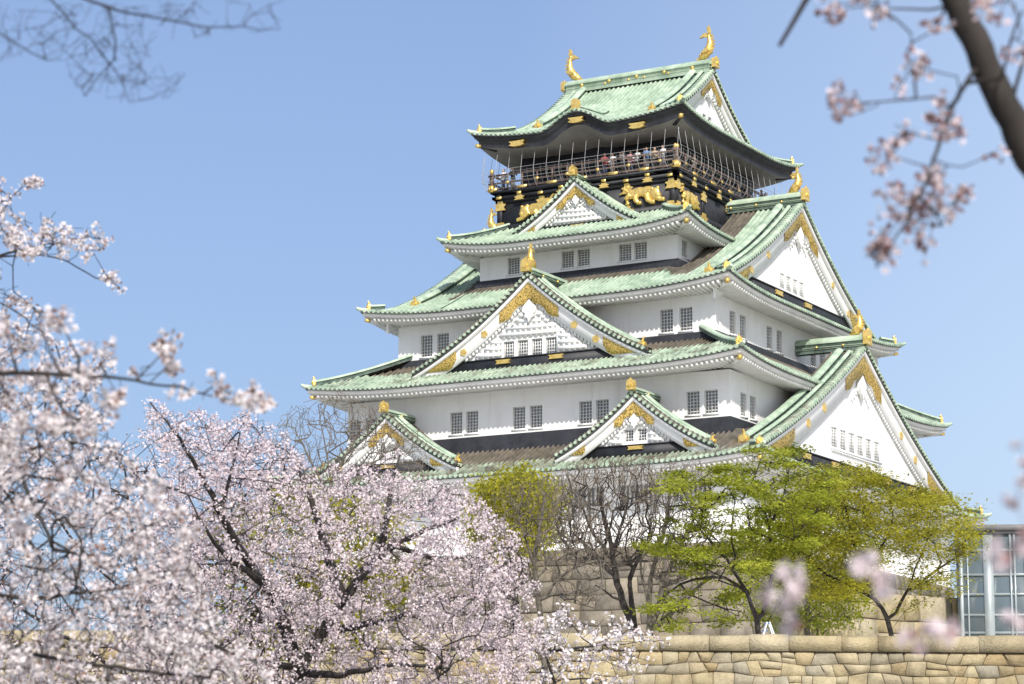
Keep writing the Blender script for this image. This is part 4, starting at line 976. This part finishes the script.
def tree(name, label, cat, limbs, targets, seed, step, r0, bark, bloom=None, leaf=None, rmax=None, up=0., wob=.12, group=None, twig=None, rp=2.35, lr=None, vert=1.0):
    rng = np.random.default_rng(seed); Pn, par, R_, nl, ch = skeleton(limbs, targets, rng, step, r0, up=up, wob=wob, rmax=rmax, rp=rp, lr=lr, vert=vert)
    base = Pn[0].copy(); root = empty(name, tuple(base)); tag(root, label, cat, group)
    mb = MB(); mt = MB(); branch_mesh(mb, mt, Pn, par, R_, r0*3.0); mb.build('trunk', bark, root, True, loc=base).location = (0, 0, 0)
    if mt.n: mt.build('twig_sprays', twig or bark, root, True, loc=base).location = (0, 0, 0)
    if bloom:
        mb = MB(); 
        for kw in bloom:
            pos = bloom_nodes(Pn, R_, ch, nl, kw['rmax'], rng, kw['per'], kw['sig'], kw.get('frac', 1))
            scatter(mb, pos, kw['size'], kw['tpl'], rng)
            nb = int(len(pos)*kw.get('bud', .12)); 
            if nb: 
                q = pos[rng.integers(0, len(pos), nb)]; scatter(mb, q+rng.normal(0, kw['sig']*.12, q.shape), kw['size']*.55, simple_tpl(), rng, 0, lambda T, n: np.repeat(rng.uniform(0, .10, n), len(T)))
        mb.build('blossom', bloom[0]['mat'], root, loc=base).location = (0, 0, 0)
    if leaf:
        mb = MB(); idx = np.where(R_ < leaf['rmax'])[0]; idx = idx[rng.random(len(idx)) < leaf.get('frac', 1)]
        k = rng.poisson(leaf['per'], len(idx)); b_ = np.repeat(Pn[idx], k, axis=0); d = rng.normal(size=b_.shape)*np.array([leaf['sig'], leaf['sig'], leaf['sig']*leaf.get('flat', .4)])
        tn = np.repeat(rng.normal(.5, .16, len(idx)), k)
        V = np.array([(-1, 0, .1), (0, -.55, 0), (1, 0, .1), (0, .55, 0)]); n = len(b_)
        Rm = rand_rot(n, rng); 
        if leaf.get('level'):   # leaves lie mostly level, in sprays
            a_ = rng.uniform(0, 6.28, n); t_ = rng.normal(0, .45, (n, 2)); zx = np.stack([t_[:, 0], t_[:, 1], np.ones(n)], -1); zx /= np.linalg.norm(zx, axis=1)[:, None]
            xx = np.stack([np.cos(a_), np.sin(a_), 0*a_], -1); xx -= zx*(xx*zx).sum(1)[:, None]; xx /= np.linalg.norm(xx, axis=1)[:, None]; Rm = np.stack([xx, np.cross(zx, xx), zx], -1)
        sc = leaf['size']*rng.uniform(.6, 1.3, n); P = np.einsum('nij,kj->nki', Rm, V)*sc[:, None, None]+(b_+d)[:, None]
        mb.add(P.reshape(-1, 3), np.arange(n*4).reshape(n, 4), 0, np.repeat(np.clip(tn+rng.normal(0, .16, n), 0, 1), 4)); mb.build('foliage', leaf['mat'], root, loc=base).location = (0, 0, 0)
    return root
A_ = lambda d, *ps: np.array([at(p[0], p[1], d if len(p) < 3 else p[2]) for p in ps])
def foot(x, d, z): p = at(x, 700, d); return np.array([p[0], p[1], z])
F5, FS = flower_tpl(5), simple_tpl()
rg = np.random.default_rng(21)
# the big pink cherry in the middle
D = 33
limbs = [np.vstack([foot(286, D, GROUND), A_(D, (292, 730), (298, 668), (322, 632), (346, 594), (374, 560), (390, 545), (425, 530, 34), (458, 518, 34.5))]),
         A_(D, (338, 592), (328, 554), (318, 520), (305, 487), (298, 465, 33.5)), A_(D, (374, 560), (388, 520), (392, 480, 33.5), (400, 455, 34)),
         np.vstack([A_(D, (298, 668)), A_(D, (282, 615), (268, 588, 32.5), (245, 558, 32), (220, 512, 31.5), (199, 470, 31.3), (179, 437, 31), (150, 402, 31))]), A_(32, (268, 588), (228, 558, 31.5), (205, 530, 31), (188, 495, 31)),
         A_(D, (298, 672), (340, 676, 32), (370, 668, 31.5), (405, 664, 31), (450, 668, 31)), A_(D, (322, 632), (390, 620, 34.5), (440, 600, 35), (500, 590, 35)), A_(31.5, (220, 512), (232, 470, 31.5), (240, 432, 31.5)),
         A_(D, (298, 668), (250, 660, 31), (200, 640, 30), (160, 620, 30)), A_(D, (390, 545), (440, 560, 34), (480, 555, 34.5), (515, 545, 35))]
crown = [(140, 396), (170, 412), (205, 408), (228, 428), (252, 402), (268, 420), (288, 440), (312, 470), (345, 462), (385, 470), (420, 478), (445, 488), (468, 500), (492, 530), (488, 550), (512, 568), (500, 600), (522, 625), (512, 650), (528, 690), (515, 720), (120, 720), (130, 600), (150, 520), (165, 470)]
tg = np.vstack([crown_pts(crown, 3250, 29.5, 36.5, rg), crown_pts([(425, 472), (462, 486), (495, 512), (530, 556), (542, 585), (532, 600), (548, 640), (540, 690), (505, 690), (495, 600), (490, 520)], 260, 32, 36.5, rg)])
tree('cherry_tree', 'large pink flowering cherry with dark forked trunk in the lower left centre', 'tree', limbs, tg, 1, .15, .0034, 'bark_dark', rmax=.13, up=.3, rp=2.6, lr=[(.16, .02), (.075, .014), (.055, .012), (.10, .008), (.05, .008), (.06, .01), (.06, .01), (.03, .008), (.05, .01), (.04, .01)],
     bloom=[dict(mat='pink_petal', rmax=.010, per=29, sig=.105, size=.0145, tpl=FS, bud=.17, frac=.52)])
D = 52
limbs = [np.vstack([foot(150, D, GROUND), A_(D, (150, 760), (150, 660), (140, 580), (130, 520), (125, 470))]), A_(D, (148, 620), (90, 560), (50, 510)), A_(D, (148, 620), (200, 560), (235, 510), (245, 470)), A_(D, (150, 680), (230, 640), (290, 600)), A_(D, (150, 690), (70, 640), (10, 600))]
tg = crown_pts([(-30, 470), (40, 450), (110, 440), (150, 425), (215, 425), (255, 440), (285, 470), (330, 530), (330, 640), (300, 720), (-30, 720)], 1700, 48, 57, rg)
tree('cherry_tree', 'farther pink flowering cherry glimpsed behind the white and pink ones at lower left', 'tree', limbs, tg, 20, .3, .006, 'bark_dark', rmax=.18, up=.3, rp=2.6,
     bloom=[dict(mat='pink_petal', rmax=.018, per=8, sig=.18, size=.026, tpl=FS, bud=.14)])
# left foreground white cherry: mass plus the long boughs reaching into the sky
D = 13
limbs = [np.vstack([foot(-150, 15, GROUND), A_(14, (-140, 700), (-110, 560), (-70, 460), (-40, 380), (-20, 320), (-10, 250), (-6, 180))]),
         A_(14, (-70, 460), (0, 480, 13.5), (40, 560, 13), (70, 610, 13), (95, 640, 13)), A_(14, (-40, 400), (10, 440, 13), (22, 480, 12.5), (50, 540, 12)),
         A_(14.5, (-20, 320), (-8, 258), (40, 254, 15), (70, 261, 15), (95, 278, 15), (116, 285, 15)), A_(14.5, (-8, 258), (30, 247, 15), (60, 243, 15.5), (85, 235, 15.5), (110, 240, 15.5)),
         A_(14, (-140, 640), (-20, 640, 13), (60, 660, 12.5), (150, 672, 12.5), (210, 678, 13)), A_(13.5, (-70, 480), (60, 440, 14.5), (110, 450, 15), (150, 470, 15)), A_(14, (-110, 560), (20, 600, 14), (110, 590, 14.5), (170, 575, 15)),
         A_(14, (-6, 180), (-2, 172), (3, 200), (4, 225)), A_(14, (-5, 220), (12, 198, 15), (24, 182, 15), (36, 178, 15))]
mass = [(-40, 385), (20, 380), (48, 395), (90, 372), (110, 395), (118, 430), (140, 462), (168, 492), (200, 520), (185, 560), (215, 600), (232, 640), (270, 670), (285, 720), (-60, 720)]
tg = np.vstack([crown_pts(mass, 1500, 10.5, 16.5, rg), crown_pts([(-20, 285), (20, 282), (55, 330), (85, 365), (105, 352), (112, 372), (60, 400), (-20, 420)], 170, 13, 15.5, rg),
                crown_pts([(-20, 190), (4, 176), (10, 215), (30, 215), (55, 205), (60, 225), (100, 228), (112, 243), (92, 262), (60, 254), (-20, 262)], 150, 14.4, 15.6, rg), crown_pts([(16, 178), (40, 174), (40, 184), (20, 190)], 14, 14.8, 15.2, rg), crown_pts([(96, 270), (108, 272), (128, 284), (120, 290)], 18, 14.8, 15.2, rg)])
tree('cherry_tree', 'near white flowering cherry filling the left edge, one bough reaching out against the sky', 'tree', limbs, tg, 2, .065, .0019, 'bark_dark', rmax=.07, up=.2, rp=2.6,
     bloom=[dict(mat='white_petal', rmax=.004, per=17, sig=.046, size=.0140, tpl=F5, bud=.36, frac=.36)])
# nearer, blurred cherry bough across the left
D = 8.2
limbs = [np.vstack([foot(-420, 9, GROUND), A_(8.6, (-380, 700), (-300, 480), (-160, 380)), A_(8.2, (-60, 372), (30, 374, 8.0), (100, 377, 8.0), (150, 382, 8.1), (200, 392, 8.2), (258, 404, 8.3))]),
         A_(8, (20, 374), (8, 340), (4, 318)), A_(8, (60, 376), (50, 350), (42, 328), (40, 312)), A_(8, (85, 377), (72, 345, 7.9), (58, 318, 7.9)), A_(8.1, (140, 380), (152, 368), (163, 352)), A_(8.1, (150, 382), (165, 372), (172, 362)), A_(8, (110, 378), (118, 392), (124, 402)), A_(8, (45, 376), (55, 398), (72, 420), (78, 430)), A_(8, (30, 376), (48, 400, 7.9), (55, 425, 7.9)), A_(8, (95, 377), (112, 410), (100, 395))]
cl = []
for (x, y, r, n_) in ((6, 330, 12, 8), (40, 316, 12, 8), (60, 322, 10, 7), (30, 350, 13, 8), (12, 385, 14, 9), (52, 378, 14, 9), (88, 362, 17, 13), (100, 352, 13, 9), (135, 372, 9, 6), (165, 348, 11, 8), (172, 365, 9, 6), (172, 390, 8, 5), (212, 390, 14, 10), (252, 400, 13, 9), (112, 396, 10, 6), (55, 418, 14, 8), (80, 430, 11, 6), (25, 415, 14, 8), (10, 450, 16, 9), (30, 470, 14, 7), (70, 375, 12, 7), (190, 385, 7, 4), (232, 398, 7, 4), (-20, 360, 20, 10), (20, 520, 18, 8), (190, 530, 12, 5), (160, 490, 16, 6), (60, 470, 18, 6)):
    for _ in range(n_):
        a_, q = rg.uniform(0, 6.28), r*rg.random()**.5; cl.append(at(x+q*math.cos(a_), y+q*math.sin(a_), 8.1+rg.normal(0, .09)))
tree('cherry_tree', 'nearest flowering cherry bough, out of focus, crossing the left third at mid height', 'tree', limbs, np.array(cl), 3, .05, .0014, 'bark_dark', rmax=.022, wob=.08, lr=[(.036, .0015), (.005, .002), (.005, .002), (.005, .002)],
     bloom=[dict(mat='white_petal', rmax=.0016, per=9, sig=.032, size=.0145, tpl=F5, bud=.5, frac=.75)])
# bare twigs hanging into the top left corner
limbs = [np.vstack([foot(-520, 8, GROUND), A_(7.5, (-480, 300), (-360, -60)), A_(7.1, (-100, -70), (60, -10, 7), (110, 6, 7), (145, 18, 7), (170, 20, 7), (210, 29, 7), (250, 25, 7), (280, 29, 7))]),
         A_(7, (30, -30), (62, 12), (85, 36), (112, 60), (122, 82), (129, 102)), A_(7, (112, 8), (114, 30), (117, 52), (114, 60)), A_(7, (110, 6), (104, 28), (96, 38)), A_(7, (-80, -60), (-20, 20), (10, 40), (30, 46), (46, 60)), A_(7, (170, 20), (185, 12), (200, -4)), A_(7, (140, 15), (140, 32)), A_(7, (129, 102), (150, 98), (170, 90), (185, 75)), A_(7, (112, 60), (95, 82), (85, 96)), A_(7, (10, 40), (4, 55), (-4, 62)), A_(7, (62, 12), (40, 32), (30, 46))]
tg = np.vstack([crown_pts([(0, 0), (200, 0), (185, 30), (150, 62), (188, 70), (180, 95), (130, 105), (80, 95), (60, 60), (0, 62)], 340, 6.6, 7.4, rg), crown_pts([(180, 0), (285, 0), (280, 32), (190, 42)], 50, 6.8, 7.2, rg)])
tree('bare_tree', 'bare twigs hanging out of focus into the top left corner', 'tree', limbs, tg, 4, .05, .0007, 'bark_dark', rmax=.0058, wob=.12)
# right foreground bough with pink clusters
D = 5.6
limbs = [np.vstack([foot(1420, 6.2, GROUND), A_(6, (1400, 700), (1250, 420), (1110, 270, 5.8), (1030, 160, 5.6), (1000, 95, 5.6), (975, 40, 5.6), (945, -20, 5.6), (915, -90, 5.6))]),
         A_(5.6, (975, 70), (958, 95, 5.5), (948, 115, 5.4), (940, 140, 5.4), (932, 165, 5.3), (920, 192, 5.3), (910, 212, 5.3), (895, 240, 5.3), (876, 268, 5.3)), A_(5.4, (952, 97), (925, 98), (895, 100), (862, 103)), A_(5.4, (940, 140), (912, 135), (895, 125)), A_(5.3, (934, 160), (915, 163), (890, 155)), A_(5.35, (932, 160), (950, 170), (975, 168), (996, 152)), A_(5.5, (975, 75), (950, 78), (915, 70), (905, 60)),
         A_(5.6, (960, 5), (930, 10), (880, 10), (850, 4), (835, 15)), A_(5.6, (880, 10), (872, -10)), A_(5.6, (950, 10), (935, 30)), A_(5.6, (1010, 120), (1024, 60), (1030, 20)), A_(5.5, (1000, 95), (1010, 40), (1022, 10)), A_(5.35, (915, 205), (940, 215), (955, 200)), A_(5.6, (938, -35), (890, -85), (845, -70), (812, -10), (795, 18), (779, 46))]
cl = []
for (x, y, r, n_) in ((834, 16, 11, 9), (878, 12, 9, 6), (935, 28, 10, 7), (915, 60, 15, 9), (905, 75, 10, 5), (850, 103, 15, 12), (868, 108, 8, 4), (900, 130, 12, 7), (882, 155, 14, 10), (945, 122, 20, 10), (955, 130, 12, 5), (935, 190, 18, 9), (960, 195, 10, 5), (915, 200, 16, 9), (890, 205, 16, 8), (905, 228, 17, 9), (880, 240, 14, 8), (875, 262, 12, 8), (940, 215, 14, 7), (925, 250, 10, 4), (998, 152, 6, 3), (1005, 12, 16, 8), (1018, 50, 10, 5), (985, 8, 10, 5), (862, 0, 8, 4), (930, 175, 10, 4)):
    for _ in range(n_):
        a_, q = rg.uniform(0, 6.28), r*rg.random()**.5; cl.append(at(x+q*math.cos(a_), y+q*math.sin(a_), 5.4+rg.normal(0, .06)))
tree('cherry_tree', 'thick diagonal bough in the top right corner with loose blurred pink blossom', 'tree', limbs, np.array(cl), 6, .035, .0011, 'bark_dark', rmax=.045, wob=.1, lr=[(.09, .028), (.0058, .0025), (.002, .0015), (.002, .0015), (.002, .0015), (.002, .0015), (.002, .0015), (.004, .0015), (.003, .002), (.003, .002), (.006, .004), (.005, .003), (.003, .002), (.016, .005)],
     bloom=[dict(mat='pink_petal', rmax=.00115, per=5, sig=.026, size=.0098, tpl=F5, bud=1.6, frac=.9)])
# lower right blurred shoots
D = 3.2
limbs = [np.vstack([foot(1500, 3.3, GROUND), A_(3.3, (1400, 900), (1260, 760), (1150, 720), (1060, 700, 3.2)), A_(3.2, (1000, 690), (930, 690), (860, 680), (815, 650), (795, 615), (785, 590))]), A_(3.2, (870, 682), (885, 640), (880, 600)), A_(3.2, (960, 692), (935, 660), (930, 630)), A_(3.2, (1060, 700), (1030, 640), (1010, 580), (1012, 540)), A_(3.2, (795, 615), (770, 600)), A_(3.25, (1150, 720), (1080, 600), (1035, 500), (1020, 440))]
cl = []
for (x, y, r, n_) in ((782, 590, 18, 10), (765, 600, 8, 4), (795, 575, 10, 5), (872, 572, 12, 6), (885, 590, 12, 5), (925, 632, 16, 7), (945, 630, 12, 5), (1002, 555, 14, 6), (1022, 545, 12, 5), (790, 625, 9, 3), (1022, 480, 10, 3), (1020, 505, 8, 2), (1015, 620, 10, 3)):
    for _ in range(n_):
        a_, q = rg.uniform(0, 6.28), r*rg.random()**.5; cl.append(at(x+q*math.cos(a_), y+q*math.sin(a_), 3.2+rg.normal(0, .03)))
tree('cherry_shoots', 'very near blurred blossom shoots before the stone wall at lower right', 'tree', limbs, np.array(cl), 7, .02, .0006, 'bark_dark', rmax=.0035, wob=.1,
     bloom=[dict(mat='pink_petal', rmax=.00065, per=2.3, sig=.014, size=.0115, tpl=F5, bud=.4)])
# small white cherry before the wall
D = 42
limbs = [np.vstack([foot(585, D, GROUND), A_(D, (575, 760), (560, 700), (545, 655))]), A_(D, (545, 655), (570, 648), (605, 645), (640, 642), (665, 640)), A_(D, (600, 646), (625, 652), (645, 660), (655, 665)), A_(D, (552, 680), (590, 678), (630, 684)), A_(D, (590, 646), (570, 625), (563, 606))]
tg = np.vstack([crown_pts([(520, 632), (545, 615), (560, 600), (572, 604), (575, 620), (610, 615), (640, 626), (658, 645), (632, 650), (640, 672), (600, 668), (628, 690), (640, 720), (520, 720)], 330, 40.5, 43.5, rg)])
tree('cherry_tree', 'small white flowering cherry in front of the left end of the stone wall', 'tree', limbs, tg, 8, .16, .004, 'bark_dark', rmax=.05,
     bloom=[dict(mat='white_petal', rmax=.009, per=9, sig=.12, size=.027, tpl=FS, bud=.10, frac=.6)])
# slender bare tree in front of the wall
D = 47
limbs = [np.vstack([foot(545, D, GROUND), A_(D, (544, 700), (543, 650), (539, 600), (533, 560), (540, 520), (545, 495))]), A_(D, (539, 605), (550, 590), (560, 575), (575, 568), (600, 560)), A_(D, (534, 565), (525, 540), (518, 515)), A_(D, (541, 640), (505, 640), (480, 648)), A_(D, (537, 590), (510, 560), (490, 540))]
tg = crown_pts([(470, 560), (490, 495), (515, 474), (565, 474), (600, 515), (610, 560), (600, 610), (560, 600), (545, 570), (500, 610), (470, 620)], 2000, 44.5, 49.5, rg)
tree('bare_tree', 'slender leafless tree with grey twigs standing in front of the stone wall', 'tree', limbs, tg, 9, .2, .0042, 'bark_grey', rmax=.075, rp=2.5, lr=[(.09, .03), (.03, .015), (.025, .012), (.02, .01), (.02, .01)], twig='twig_brown', up=2.0, wob=.05, vert=2.5)
# leafless multi-stemmed tree before the castle base
D = 82
limbs = [np.vstack([foot(640, D, TERR-.1), A_(D, (636, 632), (622, 600), (615, 575), (612, 550), (605, 520), (600, 500))]), A_(D, (636, 628), (632, 605), (628, 580), (640, 555), (650, 540)), A_(D, (615, 578), (600, 560), (585, 545), (575, 535)), A_(D, (612, 560), (590, 530), (580, 500)), A_(D, (613, 555), (622, 525), (628, 500)), A_(D, (623, 603), (605, 592), (595, 585))]
tg = crown_pts([(545, 520), (560, 468), (585, 458), (615, 455), (650, 456), (665, 490), (655, 530), (640, 560), (615, 570), (590, 565), (560, 560)], 2600, 79, 86, rg)
tree('bare_tree', 'leafless tree with many fine brown twigs before the castle base, left of the green maple', 'tree', limbs, tg, 10, .28, .0085, 'bark_dark', rmax=.15, rp=2.5, lr=[(.17, .05), (.10, .04), (.06, .03), (.06, .03), (.05, .03), (.04, .02)], twig='twig_brown', up=2.5, wob=.05, vert=3.0)
limbs = [np.vstack([foot(650, 84, TERR-.1), A_(84, (650, 632), (648, 600), (652, 570), (662, 540), (668, 510), (672, 480))]), A_(84, (650, 632), (662, 595), (672, 560), (690, 530), (700, 500)), A_(84, (652, 632), (680, 605), (700, 585), (720, 570)), A_(84, (648, 600), (640, 570), (636, 545))]
tg = crown_pts([(640, 560), (645, 490), (660, 462), (700, 458), (715, 480), (710, 540), (690, 580), (660, 590)], 1500, 81, 87, rg)
tree('bare_tree', 'thin leafless tree with spreading stems just left of the green maple, before the castle base', 'tree', limbs, tg, 13, .28, .0085, 'bark_grey', rmax=.12, rp=2.5, lr=[(.12, .05), (.10, .04), (.10, .04), (.05, .03)], twig='twig_brown', up=2.5, wob=.05, vert=3.0)
# leafless trees behind the pink cherry, against the sky and the castle's left corner
limbs = [np.vstack([foot(330, 88, TERR), A_(88, (330, 560), (332, 500), (328, 460), (322, 430), (318, 405))]), A_(88, (332, 500), (310, 460), (295, 430)), A_(88, (330, 480), (350, 450), (360, 430))]
tg = crown_pts([(265, 470), (275, 425), (290, 405), (310, 400), (340, 390), (380, 405), (425, 430), (432, 470), (410, 520), (300, 540), (270, 520)], 1900, 84, 92, rg)
tree('bare_tree', 'leafless tree rising behind the pink cherry against sky and castle corner', 'tree', limbs, tg, 11, .3, .008, 'bark_grey', rmax=.14, rp=2.5, twig='twig_brown', up=2.5, wob=.05, vert=3.0)
# foliage trees
D = 90
limbs = [np.vstack([foot(515, D, TERR), A_(D, (515, 600), (514, 550), (512, 520), (505, 500))]), A_(D, (514, 550), (530, 515), (538, 495)), A_(D, (514, 560), (490, 530), (478, 510))]
tg = crown_pts([(468, 520), (475, 492), (500, 478), (530, 474), (552, 484), (558, 505), (548, 540), (520, 560), (480, 550)], 420, 86, 94, rg)
tree('green_tree', 'yellow green bushy tree between pink cherry and castle base, below the eaves', 'tree', limbs, tg, 12, .45, .014, 'bark_grey', rmax=.14, up=.5, leaf=dict(mat='olive_leaf', rmax=.03, per=42, sig=.32, size=.075, flat=.7))
D = 58
limbs = [np.vstack([foot(275, D, GROUND), A_(D, (275, 700), (275, 620), (270, 560), (265, 530))]), A_(D, (275, 600), (310, 560), (330, 530)), A_(D, (275, 620), (235, 570), (215, 545))]
tg = crown_pts([(200, 560), (215, 515), (250, 495), (300, 490), (350, 500), (400, 520), (420, 580), (380, 640), (300, 660), (220, 640)], 700, 54, 62, rg)
tree('green_tree', 'dull olive tree seen through the gaps of the pink cherry', 'tree', limbs, tg, 14, .4, .012, 'bark_grey', rmax=.14, up=.5, leaf=dict(mat='olive_leaf', rmax=.02, per=14, sig=.25, size=.075, flat=.7), twig='twig_brown')
D = 79
limbs = [np.vstack([foot(762, D, TERR-.1), A_(D, (760, 632), (754, 612), (745, 590), (735, 570), (715, 545), (700, 530))]), A_(D, (758, 625), (770, 590), (775, 560), (768, 530), (765, 500)), A_(D, (747, 592), (720, 575), (690, 560), (668, 545)), A_(D, (775, 560), (800, 530), (820, 505)), A_(D, (735, 570), (730, 530), (735, 500)), A_(D, (762, 632), (772, 610), (790, 585), (805, 570)), A_(D, (720, 575), (690, 580), (665, 590), (655, 610)), A_(D, (768, 530), (785, 490), (790, 465))]
tg = np.vstack([crown_pts([(640, 545), (650, 530), (668, 505), (660, 480), (690, 462), (712, 470), (735, 452), (770, 448), (808, 455), (838, 478), (830, 510), (815, 540), (800, 575), (770, 590), (735, 575), (705, 585), (675, 565)], 620, 75, 83, rg), crown_pts([(640, 605), (650, 590), (690, 590), (700, 625), (670, 635), (650, 630)], 45, 76, 80, rg), crown_pts([(700, 600), (740, 585), (745, 620), (720, 630)], 36, 77, 80, rg)])
tree('maple_tree', 'bright green spring maple with layered sprays above the stone wall', 'tree', limbs, tg, 15, .4, .009, 'bark_dark', rmax=.14, up=.3, leaf=dict(mat='spring_leaf', rmax=.024, per=150, sig=.27, size=.066, flat=.26, level=True, frac=.28))
D = 84
limbs = [np.vstack([foot(895, D, TERR-.1), A_(D, (893, 632), (885, 612), (870, 590), (860, 565), (850, 535), (845, 505))]), A_(D, (890, 625), (905, 595), (915, 570), (925, 545), (930, 520)), A_(D, (872, 594), (840, 585), (820, 570), (800, 550)), A_(D, (905, 595), (935, 570), (960, 555)), A_(D, (893, 630), (900, 612), (925, 598), (955, 590)), A_(D, (862, 570), (885, 545), (895, 515), (890, 490)), A_(D, (880, 605), (855, 600), (830, 598))]
tg = np.vstack([crown_pts([(780, 560), (785, 500), (800, 470), (835, 462), (870, 472), (905, 482), (940, 492), (968, 510), (978, 540), (965, 560), (940, 550), (905, 545), (880, 560), (870, 590), (835, 600), (800, 590)], 640, 80, 89, rg), crown_pts([(900, 545), (970, 540), (955, 585), (910, 590)], 70, 82, 86, rg)])
tree('olive_green_tree', 'broad yellow olive tree in thin new leaf, left of the glass building', 'tree', limbs, tg, 16, .42, .008, 'bark_dark', rmax=.13, up=.4, leaf=dict(mat='olive_leaf', rmax=.024, per=125, sig=.32, size=.060, flat=.34, level=True, frac=.5))
D = 92
limbs = [np.vstack([foot(810, D, TERR-.1), A_(D, (808, 632), (806, 590), (800, 550), (795, 510))]), A_(D, (806, 590), (840, 560), (860, 530)), A_(D, (806, 600), (770, 570), (750, 540))]
tg = crown_pts([(735, 600), (740, 540), (770, 500), (830, 490), (870, 520), (880, 590), (850, 625), (770, 628)], 480, 88, 96, rg)
tree('green_tree', 'shaded green tree filling the gap between maple and olive tree', 'tree', limbs, tg, 17, .45, .013, 'bark_grey', rmax=.14, up=.4, leaf=dict(mat='spring_leaf', rmax=.024, per=36, sig=.34, size=.068, flat=.5))
